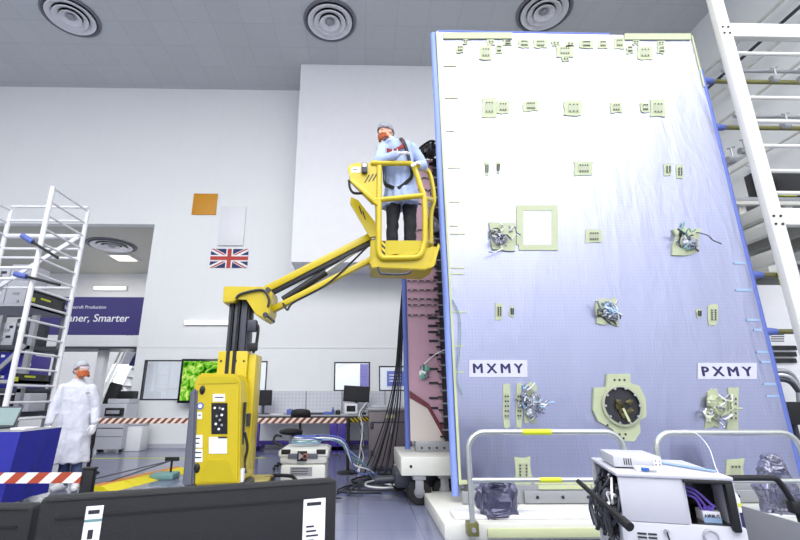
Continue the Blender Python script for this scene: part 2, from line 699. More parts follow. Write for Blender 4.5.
sr = .68
diffuser(71, 16, ZC, sr, 'round ceiling air vent at the top left above the scaffold', 'round ceiling air vents')
diffuser(330, 21, ZC, sr, 'round ceiling air vent above the bulkhead and the lift', 'round ceiling air vents')
diffuser(544, 11, ZC, sr, 'round ceiling air vent above the tall foil panel', 'round ceiling air vents')
diffuser(112, 245, OP_Z + .02, .75, 'round air vent in the low ceiling of the side bay', 'bay ceiling fittings')
c = at(124, 257, Z=OP_Z + .02)
t = TH('ceiling_light', 'square recessed light beside the vent in the bay ceiling', 'light', (c.x, c.y, OP_Z - .03), 'bay ceiling fittings')
MB(white).box(c.x - .4, c.x + .4, c.y - .4, c.y + .4, OP_Z - .03, OP_Z + .02, 0, .01).build('housing', t)
MB(glow_warm).box(c.x - .32, c.x + .32, c.y - .32, c.y + .32, OP_Z - .04, OP_Z - .03).build('diffuser', t)
c = at(110, 288, Y=YB - .1)
t = TH('wall_light', 'slim tube light on the far wall of the side bay', 'light', (c.x, YB, c.z))
MB(white).box(c.x - .65, c.x + .65, YB - .08, YB, c.z - .1, c.z + .1, 0, .01).build('housing', t)
MB(glow_warm).cyl((c.x - .6, YB - .12, c.z), (c.x + .6, YB - .12, c.z), .06).build('tube', t)
c = at(206, 322.5, Y=YW - .1)
t = TH('wall_light', 'slim white strip light on the wall left of the lift mast', 'light', (c.x, YW, c.z))
MB(white).box(c.x - .6, c.x + .6, YW - .07, YW, c.z - .06, c.z + .06, 0, .01).build('housing', t)
MB(glow_warm).box(c.x - .58, c.x + .58, YW - .1, YW - .07, c.z - .05, c.z + .05, 0, .01).build('tube', t)

# ============================================================ THINGS ON THE BACK WALL
r = RX(193, 194, 217, 215, YW)
tag(MB(gold).box(r[0], r[1], YW - .03, YW, r[2], r[3], 0, .004).build('wall_sign'), 'plain orange square sign high on the white wall', 'sign')
r = RX(220, 207, 245, 246, YW)
ST(MB(white).box(r[0], r[1], YW - .06, YW, r[2], r[3], 0, .01).build('trim_3'))
r = RX(210.5, 249, 248, 268, YW)
fw, fh = r[1] - r[0], r[3] - r[2]


def clip(poly, x0, x1, z0, z1):
    for ax, lim, sg in ((0, x0, 1), (0, x1, -1), (1, z0, 1), (1, z1, -1)):
        out = []
        for i in range(len(poly)):
            a, b = poly[i], poly[(i + 1) % len(poly)]
            da, db = sg * (a[ax] - lim), sg * (b[ax] - lim)
            if da >= 0:
                out.append(a)
            if (da > 0) != (db > 0) and da != db:
                k = da / (da - db)
                out.append((a[0] + (b[0] - a[0]) * k, a[1] + (b[1] - a[1]) * k))
        poly = out
        if not poly:
            break
    return poly


fb, fwm, frm = M('flag_blue', (34, 42, 98), .6), M('flag_white', (240, 240, 244), .6), M('flag_red', (190, 62, 52), .6)
fl = MB(fb, fwm, frm)
fl.box(r[0], r[1], YW - .012, YW - .001, r[2], r[3], 0)
cx, cz = (r[0] + r[1]) / 2, (r[2] + r[3]) / 2


def band(p, q, w, off, lay, mi):
    d = (V(q) - V(p)).normalized()
    n = V((-d.y, d.x))
    a, b = V(p) + n * off, V(q) + n * off
    poly = clip([tuple(a + n * w / 2), tuple(a - n * w / 2), tuple(b - n * w / 2), tuple(b + n * w / 2)], r[0], r[1], r[2], r[3])
    if len(poly) > 2:
        fl.prism([(x, YW - .012, z) for x, z in poly], (0, -.002 * lay, 0), mi)


e = 1.4
for sg in (1, -1):
    p, q = (cx - fw * e / 2, cz - sg * fh * e / 2), (cx + fw * e / 2, cz + sg * fh * e / 2)
    band(p, q, fh * .2, 0, 1, 1)
    band(p, (cx, cz), fh * .067, -sg * fh * .034, 2, 2)
    band((cx, cz), q, fh * .067, sg * fh * .034, 2, 2)
band((cx, r[2] - 1), (cx, r[3] + 1), fh * .333, 0, 3, 1)
band((r[0] - 1, cz), (r[1] + 1, cz), fh * .333, 0, 3.4, 1)
band((cx, r[2] - 1), (cx, r[3] + 1), fh * .2, 0, 4, 2)
band((r[0] - 1, cz), (r[1] + 1, cz), fh * .2, 0, 4.4, 2)
tag(fl.build('flag', smooth=0), 'union flag in red, white and blue on the white wall', 'flag')

# wall display with the green picture, hung in front of the window, turned a little
r = RX(180, 359, 231, 403, YW - .25)
t = TH('wall_display', 'black framed screen showing bright green leaves behind the yellow lift', 'screen', ((r[0] + r[1]) / 2, YW - .25, r[2]))
MB(screen_b).box(r[0], r[1], YW - .3, YW - .24, r[2], r[3], 0, .01).build('bezel', t)
MB(green_scr).box(r[0] + .06, r[1] - .06, YW - .304, YW - .3, r[2] + .06, r[3] - .06).build('picture', t)
MB(dgrey).box((r[0] + r[1]) / 2 - .15, (r[0] + r[1]) / 2 + .15, YW - .24, YW - .01, (r[2] + r[3]) / 2 - .1, (r[2] + r[3]) / 2 + .1).build('wall_bracket', t)
# posters in the room behind
r = RX(360, 364, 371, 390, ry - .02)
tag(MB(purple).box(r[0], r[1], ry - .02, ry, r[2] - .3, r[3]).build('poster'), 'tall purple poster seen through the window above the bench monitor', 'poster')
r = RX(387, 371, 404, 386, ry - .02)
p = MB(blue_dk, sheet_w).box(r[0], r[1], ry - .02, ry, r[2], r[3])
for k in range(3):
    z = r[2] + (r[3] - r[2]) * (.3 + .2 * k)
    p.box(r[0] + .08, r[1] - .08, ry - .024, ry - .02, z, z + .03, 1)
tag(p.build('poster'), 'small blue notice seen through the window left of the mauve panel', 'poster')

# ============================================================ BAY: banner, balcony, stairs, equipment
YN = YW + .35
r = RX(36, 297, 143, 335, YN)
t = TH('banner', 'long purple banner reading Smarter hung under the bay ceiling', 'banner', ((r[0] + r[1]) / 2, YN, r[2]))
MB(purple_d).box(r[0], r[1], YN, YN + .03, r[2], r[3]).build('cloth', t)
q = at(67.5, 321.5, Y=YN)
z2 = at(67.5, 310, Y=YN).z
wd = at(129, 321, Y=YN).x - q.x
mb = MB(sheet_w)
mb.text('aner, Smarter', .42, (q.x, YN - .002, q.z), bold=.006, shear=.12)
xs = [v.co.x for v in mb.bm.verts]
k = wd / (max(xs) - min(xs))
for v in mb.bm.verts:
    v.co.x = q.x + (v.co.x - min(xs)) * k
    v.co.z = q.z + (v.co.z - q.z) * k
mb.build('lettering', t)
q2 = at(64, 308.5, Y=YN)
wd = at(106, 308, Y=YN).x - q2.x
mb = MB(sheet_w)
mb.text('Spacecraft Production', .2, (q2.x, YN - .002, q2.z))
xs = [v.co.x for v in mb.bm.verts]
k = wd / (max(xs) - min(xs))
x_ = min(xs)
for v in mb.bm.verts:
    v.co.x = q2.x + (v.co.x - x_) * k
    v.co.z = q2.z + (v.co.z - q2.z) * k
mb.build('lettering', t)
# balcony beam below it
r = RX(0, 336, 143, 346.5, YN)
ST(MB(white, dgrey).box(XL_WALL, OP_X, YN - .02, YN + .9, r[2], r[3]).box(XL_WALL, OP_X, YN - .03, YN + .9, r[2] - .06, r[2], 1).build('wall_balcony', smooth=0))
# column and stairs
c = at(98, 400, Y=YN + .5)
ST(MB(white).box(c.x - .11, c.x + .11, YN + .3, YN + .52, 0, r[2], 0, .01).build('wall_column'))
t = TH('staircase', 'white steel staircase climbing to the balcony behind the bay column', 'stairs', (at(110, 447, Y=YN + 2).x, YN + 2, 0))
Ys = YN + 2.0
a, b = at(92, 432, Y=Ys), at(136, 338, Y=Ys)
for dy, nm in ((0, 'stringer'), (.9, 'stringer')):
    MB(white).prism([(a.x - .12, Ys + dy, 0), (a.x + .22, Ys + dy, 0), (b.x + .25, Ys + dy, b.z), (b.x - .1, Ys + dy, b.z)], (0, .05, 0)).build(nm, t)
for k in range(11):
    x = a.x + (b.x - a.x) * (k + .5) / 11
    z = (b.z) * (k + .6) / 11
    MB(lgrey).box(x - .12, x + .2, Ys + .05, Ys + .9, z - .02, z + .02).build('tread', t)
MB(alu).tube([(a.x, Ys - .03, 1.0), (b.x, Ys - .03, b.z + .9)], .03).tube([(a.x, Ys - .03, .55), (b.x, Ys - .03, b.z + .45)], .022).tube([(a.x, Ys - .03, 0), (a.x, Ys - .03, 1.0)], .03).build('handrail', t)
MB(grey_cab).box(at(120, 380, Y=Ys).x, at(127, 380, Y=Ys).x, Ys + 1.3, Ys + 1.5, 0, 2.8).build('stair_post', t)
# small purple sign with a slanted letter
r = RX(129.5, 348, 145, 366, YN + 1.2)
t = TH('hanging_sign', 'small purple sign with a white letter under the balcony end', 'sign', ((r[0] + r[1]) / 2, YN + 1.2, r[2]))
MB(purple_d).prism([(r[0], YN + 1.2, r[2]), (r[1], YN + 1.2, r[2]), (r[1], YN + 1.2, r[3]), (r[0] + .22, YN + 1.2, r[3])], (0, .03, 0)).build('board', t)
MB(sheet_w).text('A', .34, (r[0] + .2, YN + 1.198, r[2] + .12), bold=.01, shear=.2).build('lettering', t)
# white copier with a black tray and a dark arm chair-like trolley
Yc = YW - .9
r = RX(97, 404, 124, 447, Yc)
t = TH('copier', 'low white copier with a black tray at the bay corner', 'copier', ((r[0] + r[1]) / 2, Yc, 0))
MB(cool_white).box(r[0], r[1], Yc, Yc + .6, .06, r[3], 0, .02).build('body', t)
MB(dgrey).box(r[0] + .01, r[1] - .01, Yc - .006, Yc, .52, .54).box(r[0] + .01, r[1] - .01, Yc - .006, Yc, .34, .35).build('drawer_gap', t)
for x in (r[0] + .06, r[1] - .06):
    MB(black).cyl((x, Yc + .08, .03), (x, Yc + .14, .03), .03).build('castor', t)
q = RX(105, 408, 122, 416, Yc - .1)
MB(black_pl, steel).box(q[0], q[1], Yc - .12, Yc, q[2], q[3], 0, .01).box(q[0] + .04, q[1] - .05, Yc - .125, Yc - .12, q[2] + .05, q[3] - .05, 1).build('paper_tray', t)
MB(black_pl, cool_white).box(r[0] + .1, r[1], Yc + .1, Yc + .6, r[3], r[3] + .12, 1, .02).box(r[0] + .3, r[1], Yc + .1, Yc + .5, r[3] + .12, r[3] + .3, 0, .02).build('scanner_lid', t)
r = RX(123, 424, 141, 450, YW - .7)
t = TH('waste_bin', 'white waste bin with a domed lid against the wall', 'bin', ((r[0] + r[1]) / 2, YW - .7, 0))
MB(white).box(r[0], r[1], YW - .7, YW - .3, 0, .56, 0, .02).build('body', t)
MB(cool_white).box(r[0] - .01, r[1] + .01, YW - .71, YW - .29, .56, .66, 0, .04).build('lid', t)
# bicycle-like dark folded trolley by the stairs
q0, q1 = at(99, 426, Y=YW - .5), at(112, 391, Y=YW - .5)
t = TH('hand_truck', 'black folded hand truck leaning behind the standing person', 'hand truck', (q0.x, YW - .5, 0))
MB(black).tube([(q0.x - .1, YW - .5, .12), (q1.x - .05, YW - .35, q1.z), (q1.x + .15, YW - .35, q1.z + .08)], .05).tube([(q0.x + .12, YW - .5, .12), (q1.x + .12, YW - .35, q1.z)], .05).build('frame', t)
MB(black_pl).obox(((q0.x + q1.x) / 2 + .02, YW - .44, (q1.z + .2) / 2 + .2), (.3, .12, q1.z - .2), Matrix.Rotation(.22, 3, 'Y'), 0, .03).build('back_plate', t)
for k in (-.12, .16):
    MB(black).cyl((q0.x + k - .03, YW - .52, .1), (q0.x + k + .03, YW - .52, .1), .1).build('wheel', t)

# ============================================================ THE TALL FOIL PANEL
Y0 = 5.3
XL = at(446, 232, Y=Y0).x
XR = at(740, 232, Y=Y0).x
ZB = at(560, 484, Y=Y0).z
ZT = at(560, 34, Y=Y0).z
sat = TH('spacecraft_panel', 'tall silver foil covered panel with taped patches and two letter labels', 'spacecraft panel', ((XL + XR) / 2, Y0 + .1, ZB))
pn = MB(foil, alu)
# front skin as a fine, faintly wavy sheet
NX, NZ = 60, 96
gv = [[None] * (NZ + 1) for _ in range(NX + 1)]
for i in range(NX + 1):
    for j in range(NZ + 1):
        x, z = XL + (XR - XL) * i / NX, ZB + (ZT - ZB) * j / NZ
        e = min(i, NX - i, j, NZ - j)
        w = noise.noise(V((x * .9, z * .45, 3.1))) * .006 + noise.noise(V((x * 2.6, z * 1.1, 9))) * .002
        gv[i][j] = pn.bm.verts.new((x, Y0 + w * min(1, e / 4), z))
for i in range(NX):
    for j in range(NZ):
        pn.bm.faces.new((gv[i][j], gv[i + 1][j], gv[i + 1][j + 1], gv[i][j + 1]))
pn.box(XL, XR, Y0 + .015, Y0 + .13, ZB, ZT, 1)
pn.build('foil_skin', sat, smooth=60, norm=False)


def on(x, y, dy=0.0):
    p = at(x, y, Y=Y0)
    return V((p.x, Y0 - dy, p.z))


YF = .006


def plate(mb, x0, y0, x1, y1, th=.006, mi=0, jag=.0, base=YF):
    a, b, c, d = on(x0, y1), on(x1, y1), on(x1, y0), on(x0, y0)
    pts = []
    for p, q in ((a, b), (b, c), (c, d), (d, a)):
        for k in range(3):
            pt = p.lerp(q, k / 3)
            pts.append(V((pt.x + random.uniform(-jag, jag), Y0 - base, pt.z + random.uniform(-jag, jag))))
    mb.prism(pts, (0, -th, 0), mi)


def patch(x0, y0, x1, y1, kind='conn'):
    mb = MB(tape_g)
    plate(mb, x0, y0, x1, y1, .006 + YF, jag=.012, base=0)
    o = mb.build('tape_patch', sat, smooth=0)
    w, h = x1 - x0, y1 - y0
    k = MB(conn_m, ink)
    nx, nz = (2, 5) if w < h * .6 else (3, 2) if w < h * 1.25 else (5, 2) if w > h * 1.6 else (4, 2)
    if h < 6 and w < 9:
        nx, nz = 2, 1
    plate(k, x0 + w * .22, y0 + h * .22, x1 - w * .22, y1 - h * .22, .007, 0, base=.012)
    for i in range(nx):
        for j in range(nz):
            p = on(x0 + w * (.3 + .4 * (i / max(1, nx - 1))), y0 + h * (.28 + .44 * (j / max(1, nz - 1) if nz > 1 else .5)), .019)
            k.cyl(p, p - V((0, .006, 0)), .0095, seg=8, mi=1)
    k.build('connector', o)
    return o


PATCHES = [(462.5, 39, 468.5, 44), (456, 46, 464, 53), (479, 46, 492, 60), (487, 40, 494.5, 45), (495.5, 45, 502, 54), (503, 40.5, 512, 46),
           (518, 40, 530, 48), (533.5, 40, 547, 48.5), (551.5, 41, 560, 46.5), (566, 42, 574, 47), (556, 46, 573, 57), (562, 57.5, 569, 61.5),
           (579, 40.5, 593, 48.5), (598, 40.5, 607, 48.5), (614, 38, 624, 49), (632, 40, 639, 45.5), (626, 46, 633, 54), (637, 46.5, 652, 60),
           (657, 41, 664, 46.5), (657, 47, 665, 54),
           (482, 98, 496, 117.5), (496.5, 101, 509, 114), (523, 101, 538, 111.5), (564, 101, 582, 116), (610, 103, 621.5, 113), (640.5, 103, 649, 112.5),
           (649.8, 100, 665, 117), (484, 162, 489, 176), (496, 162, 500, 174), (574, 162, 592.5, 175.5), (664, 164, 671, 176), (676, 165, 682.5, 179),
           (585, 230, 602, 243), (496, 303, 502, 320), (509.5, 306, 514, 317), (696, 309, 701, 318), (708, 305, 717, 325),
           (503, 384, 509.5, 428), (516, 384, 521.5, 428), (727, 387, 737.5, 430), (515, 457, 530.5, 486)]
for a in PATCHES:
    patch(*a)
o = patch(726, 459, 743, 486)


def foil_bits(parent, x, y, n, rad, mats, seed):
    """loose crumpled wires and foil standing off the sheet"""
    rnd = random.Random(seed)
    mb = MB(*mats)
    for k in range(n):
        p = on(x + rnd.uniform(-rad, rad), y + rnd.uniform(-rad, rad), .04)
        pts = [p]
        for q in range(4):
            pts.append(pts[-1] + V((rnd.uniform(-.07, .07), rnd.uniform(-.05, .03), rnd.uniform(-.07, .07))))
        for q in pts:
            q.y = min(q.y, Y0 - .03)
        mb.tube(smoothline(pts, 3), rnd.uniform(.006, .013), 6, k % len(mats))
    return mb.build('loose_wiring', parent)


blob_specs = [((490, 224, 516, 250), 502, 240, 14, 8, (foil_s, dgrey, steel), 1), ((673, 229, 698, 255), 686, 242, 14, 9, (foil_s, dgrey, teal), 2),
              ((595, 300, 615, 325), 607, 313, 16, 8, (foil_s, blue_h, dgrey), 3)]
for (x0, y0, x1, y1), cx, cy, n, rd, ms, sd in blob_specs:
    mb = MB(tape_g)
    plate(mb, x0, y0, x1, y1, .03, jag=.03, base=0)
    o = mb.build('tape_patch', sat, smooth=0)
    foil_bits(o, cx, cy, n, rd, ms, sd)
    fb_ = MB(foil_s)
    for k in range(3):
        p = on(cx + random.uniform(-6, 6), cy + random.uniform(-5, 6), .05)
        fb_.sph(p, (.06, .03, .05), 0, 10, jitter=.7)
    fb_.pieces('foil_lump', o)
for cx, cy, ms, sd in ((531, 402, (foil_s, steel, blue_h), 5), (713, 408, (foil_s, tape_g, sheet_w), 6)):
    mb = MB(tape_g)
    plate(mb, cx - 7, cy - 18, cx + 3, cy + 20, .02, jag=.03, base=0)
    o = mb.build('tape_patch', sat, smooth=0)
    foil_bits(o, cx, cy, 20, 10, ms, sd)
    fb_ = MB(foil_s if sd == 5 else tape_g)
    for k in range(5):
        p = on(cx + random.uniform(-5, 6), cy + random.uniform(-13, 13), .05)
        fb_.sph(p, (.07, .04, .06), 0, 10, jitter=.8)
    fb_.pieces('foil_lump', o)
# taped window frame
mb = MB(tape_g, foil)
plate(mb, 516, 205.5, 557, 211, .008, base=0.006)
plate(mb, 518.5, 245, 557.5, 250.5, .008, base=0.006)
plate(mb, 516.3, 211, 523, 245, .008, base=0.006)
plate(mb, 551.3, 211, 557.5, 245, .008, base=0.006)
fr = mb.build('tape_frame', sat, smooth=0)
mb = MB(label_f)
plate(mb, 522, 210, 552, 246, .003, base=.0065)
mb.build('clear_sheet', fr)
# letter labels
for s, sheet, tx in (('MXMY', (469, 360, 527, 377), (473, 522.5, 363.6, 373.2)), ('PXMY', (697, 363, 756, 379), (702, 750.5, 366.6, 376.2))):
    mb = MB(label_f)
    plate(mb, *sheet, .003, base=.008)
    o = mb.build('letter_label', sat, smooth=0)
    a, b = on(tx[0], tx[3], .0115), on(tx[1], tx[2], .0115)
    mb = MB(navy)
    mb.text(s, .2, (a.x, a.y, a.z), bold=.007, space=1.5)
    xs = [v.co.x for v in mb.bm.verts]
    zs = [v.co.z for v in mb.bm.verts]
    x_, z_ = min(xs), min(zs)
    kx, kz = (b.x - a.x) / (max(xs) - x_), (b.z - a.z) / (max(zs) - z_)
    for v in mb.bm.verts:
        v.co.x = a.x + (v.co.x - x_) * kx
        v.co.z = a.z + (v.co.z - z_) * kz
    mb.build('lettering', o, smooth=0)
# round port with its stepped taped surround
steps = [(606, 374), (629, 374), (629, 383), (638, 386), (644, 398), (645, 416), (638, 421), (639, 432), (633, 441), (619, 441), (611, 429), (597, 421), (592, 410), (593, 388), (605, 387)]
mb = MB(tape_g)
mb.prism([on(x, y, 0) for x, y in steps][::-1], (0, -.03, 0))
o = mb.build('port_surround', sat, smooth=0)
c = on(619.5, 405.5, .03)
Rr = (on(637, 405).x - on(602, 405).x) / 2
mb = MB(conn_m, ink, tape_e, olive)
mb.lathe([(Rr * 1.12, 0), (Rr * 1.12, .03), (Rr, .034), (Rr * .97, .03, 1), (Rr * .95, .004, 1), (.001, .003, 1)], c, (0, -1, 0), 40)
mb.build('port_ring', o)
mb = MB(M('dark_brass', (84, 78, 48), .4, m=.4), tape_e, steel)
for k in range(9):
    an = k * 2.4
    p = c + V((math.cos(an) * Rr * .5 * (k % 3) / 2, -.02, math.sin(an) * Rr * .55 * (k % 3) / 2))
    mb.sph(p, (.035, .02, .03), 0, 8, jitter=.8)
mb.obox(c + V((.02, -.045, -.1)), (.025, .01, .15), Matrix.Rotation(-.35, 3, 'Y'), 1)
for k in range(10):
    an = k / 10 * 2 * PI
    p = c + V((math.cos(an) * Rr * .96, -.03, math.sin(an) * Rr * .96))
    mb.cyl(p, p - V((0, .012, 0)), .014, seg=6, mi=2)
mb.pieces('port_fitting', o)
mb = MB(ink)
for x, y in ((613, 380), (618, 380), (623, 380), (613, 434), (618, 434), (624, 434), (615, 437), (622, 438), (606, 425)):
    p = on(x, y, .03)
    mb.cyl(p, p - V((0, .006, 0)), .012, seg=8)
mb.pieces('screw_head', o)
# edge tape and foam guards
mb = MB(tape_g)
plate(mb, 443, 33.5, 512, 39.5, .022, base=.0)
plate(mb, 624, 34.5, 690, 40.5, .022, base=.0)
mb.pieces('top_tape', sat)
mb = MB(tape_e)
w_ = .028
mb.box(XL, XL + w_, Y0 - .016, Y0, ZB, ZT)
mb.box(XR - w_ * .6, XR, Y0 - .016, Y0, ZT - .9, ZT)
mb.pieces('edge_tape', sat)
mb = MB(blue_foam)
pts = [(XL - .035, Y0 + .03 + .01 * math.sin(k), ZB - .12 + (ZT - ZB + .12) * k / 14) for k in range(15)]
mb.tube(pts, .042, 12)
mb.build('edge_guard', sat)
mb = MB(blue_dk)
mb.tube([(XR + .02, Y0 + .02, ZB), (XR + .02, Y0 + .02, ZT - .6)], .034, 12)
mb.build('edge_guard', sat)
mb = MB(blue_dk)
mb.tube([(XL + .02, Y0 + .03, ZT + .025), (at(610, 34, Y=Y0).x, Y0 + .03, ZT + .025)], .03, 12)
mb.build('top_guard', sat)
# tape ticks along both edges
mb = MB(tape_e)
for y in (66, 98, 131, 168, 202, 226, 234, 268, 274, 312, 346, 372):
    x = 437 + (y - 32) * .04 + 5
    plate(mb, x, y - .7, x + random.uniform(8, 16), y + .7, .003, base=.007)
mb.pieces('tape_tick', sat)
mb = MB(blue_h)
for y in (263, 290, 320, 330, 352, 362, 384, 396):
    x = 690 + (y - 36) * .2535 - 3
    plate(mb, x - random.uniform(8, 17), y - 1.1, x, y + 1.1, .003, base=.007)
mb.pieces('tape_tick', sat)
mb = MB(tape_e)
plate(mb, 534, 480, 600, 484, .012, base=0)
plate(mb, 745, 481, 790, 484, .012, base=0)
plate(mb, 460, 480, 470, 484, .012, base=0)
mb.pieces('bottom_tape', sat)
# hanging thin lead at the left edge
mb = MB(teal)
mb.tube(smoothline([on(452, 300, .03), on(459, 318, .05), on(459, 350, .05), on(456, 378, .05), on(462, 395, .04)], 6), .006, 6)
mb.build('lead', sat)

# ============================================================ PLATFORM, BRACKETS AND GUARDRAILS
YPF = 4.5
ZP = at(560, 523, Y=YPF).z
pxl = at(444, 520, Y=YPF).x
pxr = XR + 1.5
pf = TH('work_platform', 'low white platform under the tall foil panel', 'platform', ((pxl + pxr) / 2, 5.6, 0))
MB(warm_white).box(pxl, pxr, YPF, 6.1, 0, ZP, 0, .012).build('deck', pf)
MB(white).box(pxl + .12, pxr, YPF + .12, YPF + .34, ZP, ZP + .035, 0, .01).build('front_sill', pf)
r = RX(487, 527.5, 640, 537, YPF)
MB(tape_e, ink).box(r[0], pxr, YPF - .025, YPF, r[2], r[3], 0, .006).build('kick_strip', pf)
# perforated brackets the panel stands on
br = TH('support_bracket', 'row of grey drilled metal plates holding up the foil panel', 'bracket', ((XL + XR) / 2, Y0 - .1, ZP))
mb = MB(lgrey, ink)
mb.box(XL + .1, XR - .05, Y0 - .06, Y0 + .2, ZP, ZB)
yb_ = Y0 - .06
for x0, x1 in ((462, 520), (524, 600), (640, 700), (705, 790)):
    a, b = at(x0, 500, Y=yb_).x, at(x1, 500, Y=yb_).x
    mb.box(a, b, yb_ - .03, yb_, ZP + .01, ZP + .13, 0, .004)
    n = max(3, int((b - a) / .22))
    for k in range(n):
        for z in (ZP + .07,):
            x = a + (b - a) * (k + .5) / n
            mb.cyl((x, yb_ - .03, z), (x, yb_ - .036, z), .018, seg=10, mi=1)
    for k in range(n):
        x = a + (b - a) * (k + .3) / n
        mb.cyl((x, yb_, ZB - .07), (x, yb_ - .006, ZB - .07), .016, seg=10, mi=1)
mb.build('drilled_plate', br)
mb = MB(tape_e)
for x0, x1 in ((538, 590), (592, 604)):
    r = RX(x0, 485, x1, 489, yb_)
    mb.box(r[0], r[1], yb_ - .012, yb_, r[2], r[3])
mb.pieces('tape_strip', br)


def guardrail(xa, xb, ytop, ymid, label, yel, mid=True, right_post=True):
    Y = YPF - .08
    zt, zm = at(540, ytop, Y=Y).z, at(540, ymid, Y=Y).z
    x0 = at(xa, 470, Y=Y).x
    x1 = at(xb, 470, Y=Y).x
    t = TH('guardrail', label, 'guardrail', ((x0 + x1) / 2, Y, 0), 'platform guardrails')
    rr = .16
    pts = [(x0, Y, .05), (x0, Y, zt - rr)]
    pts += [(x0 + rr - rr * math.cos(k * PI / 12), Y, zt - rr + rr * math.sin(k * PI / 12)) for k in range(1, 7)]
    pts += [(x1 - rr + rr * math.sin(k * PI / 12), Y, zt - rr + rr * math.cos(k * PI / 12)) for k in range(0, 7)]
    pts += [(x1, Y, .05)]
    MB(alu).tube(pts, .026, 12).build('tube_frame', t)
    MB(alu).cyl((x0, Y, zm), (x1, Y, zm), .021, seg=12).build('mid_rail', t)
    for x in (x0, x1):
        MB(olive, lgrey).box(x - .05, x + .05, Y - .03, YPF, .06, .17, 0, .006).cyl((x, Y - .05, .115), (x, Y - .03, .115), .02, seg=8, mi=1).build('mounting_bracket', t)
    for (ya, p, q) in yel:
        z = zt if ya == 0 else zm
        rad = .0275 if ya == 0 else .0225
        MB(lime).cyl((at(p, 470, Y=Y).x, Y, z), (at(q, 470, Y=Y).x, Y, z), rad, seg=12).build('warning_tape', t)
    return t


guardrail(469.5, 627, 432, 480, 'satin tube guardrail on the left half of the platform', [(0, 525, 555), (1, 538, 560)])
guardrail(660, 806, 433, 482, 'satin tube guardrail behind the white console on the right', [])

# dark plastic wrapped bags hung behind the rails
film_d = M('crumpled_dark_film', (92, 92, 116), .16, m=.5, var=.5, scale=9, bump=1.0, bscale=12)


def bag(x0, y0, x1, y1, Y, label, seed, mat, spike=0.0):
    mb = MB(mat)
    r = RX(x0, y0, x1, y1, Y)
    c = ((r[0] + r[1]) / 2, Y, (r[2] + r[3]) / 2)
    t = bmesh.new()
    bmesh.ops.create_icosphere(t, subdivisions=5, radius=1)
    for v in t.verts:
        n = v.co.normalized()
        sx = math.copysign(abs(n.x) ** .35, n.x)
        sz = math.copysign(abs(n.z) ** .35, n.z)
        taper = 1 - spike * max(0, sz)
        q = V((sx * (r[1] - r[0]) / 2 * taper, n.y * .1, sz * (r[3] - r[2]) / 2))
        q += n * (abs(noise.noise(V((q.x * 9, seed, q.z * 3)))) * -.06 + noise.noise(V((q.x * 16 + q.z * 10, seed + 4, q.z * 12))) * .035 + noise.noise(V((q.x * 40, seed, q.z * 22))) * .012)
        v.co = q
    mb._take(t, Matrix.Translation(c), 0)
    return tag(mb.build('plastic_bag', smooth=28), label, 'plastic bag', 'crumpled plastic bags')


bag(475, 480, 518, 519, YPF + .2, 'dark crumpled plastic bag behind the left guardrail post', 3, film_d)
bag(756, 455, 796, 520, YPF + .2, 'shiny peaked plastic bag behind the right guardrail', 8, M('crinkled_grey_film', (128, 128, 146), .14, m=.75, var=.5, scale=8, bump=1.0, bscale=14), .6)

# ============================================================ MAUVE SIDE PANEL AND ITS TROLLEY
YP = 6.3
x0, x1 = at(407, 350, Y=YP).x, at(447, 350, Y=YP).x
zt, zb = at(425, 160, Y=YP).z, at(425, 441, Y=YP).z
mv = TH('side_panel', 'mauve equipment panel standing behind the left edge of the foil panel', 'spacecraft panel', ((x0 + x1) / 2, YP, zb))
MB(pink_m, maroon).box(x0, x1 + .6, YP, YP + .08, zb, zt).build('sheet', mv)
q = at(413, 398, Y=YP)
mb = MB(beige, maroon)
mb.prism([(x0 + .02, YP - .004, zb), (x1 - .08, YP - .004, zb), (x0 + .26, YP - .004, zb + .42), (x0 + .02, YP - .004, q.z)], (0, -.012, 0))
mb.prism([(x1 - .08, YP - .017, zb), (x1 - .03, YP - .017, zb + .02), (x0 + .28, YP - .017, zb + .48), (x0 + .02, YP - .017, q.z + .1), (x0 + .02, YP - .017, q.z), (x0 + .26, YP - .017, zb + .42)], (0, -.006, 0), 1)
mb.build('corner_gusset', mv)
for y in (318, 326, 332, 341, 355, 369, 383, 398, 408):
    r = RX(428 if y < 340 else 429, y - 1.1, 438, y + 1.1, YP)
    MB(ink).box(r[0], r[1], YP - .012, YP, r[2], r[3]).build('slot', mv)
for y in (178, 190, 204, 230, 248, 281, 290, 299, 305, 315):
    z = at(425, y, Y=YP).z
    mb = MB(maroon, lgrey)
    mb.box(x0 + .03, x1 - .12, YP - .014, YP, z - .008, z + .008, 0)
    for k in range(5):
        mb.box(x0 + .07 + k * .1, x0 + .1 + k * .1, YP - .03, YP, z - .02, z + .02, 1)
    mb.build('fastener_row', mv)
mb = MB(ink, lgrey)
cx0 = at(440.5, 350, Y=YP).x
mb.box(cx0, x1, YP - .06, YP, zb, zt)
k = 0
z = zb + .05
while z < zt - .03:
    mb.box(cx0 - (.03 if k % 2 else .06), cx0 + .05, YP - .07, YP - .005, z, z + .02, k % 2)
    z += .085
    k += 1
mb.build('connector_strip', mv)
mb = MB(blue_dk)
zl = at(407, 270, Y=YP).z
mb.tube([(x0 - .02, YP, zb - .1), (x0 - .02, YP, zl)], .035, 10)
mb.build('edge_guard', mv)
mb = MB(green_lens, foil_s, sheet_w)
rnd = random.Random(4)
c = at(424, 371, Y=YP)
for k in range(8):
    mb.sph((c.x + rnd.uniform(-.04, .04), YP - .04, c.z + rnd.uniform(-.09, .06)), (.035, .02, .04), k % 3, 8, jitter=.8)
mb.tube(smoothline([at(424, 364, Y=YP - .04), at(436, 354, Y=YP - .05), at(447, 349, Y=YP - .06)], 5), .008, 6, 2)
mb.build('loose_wiring', mv)
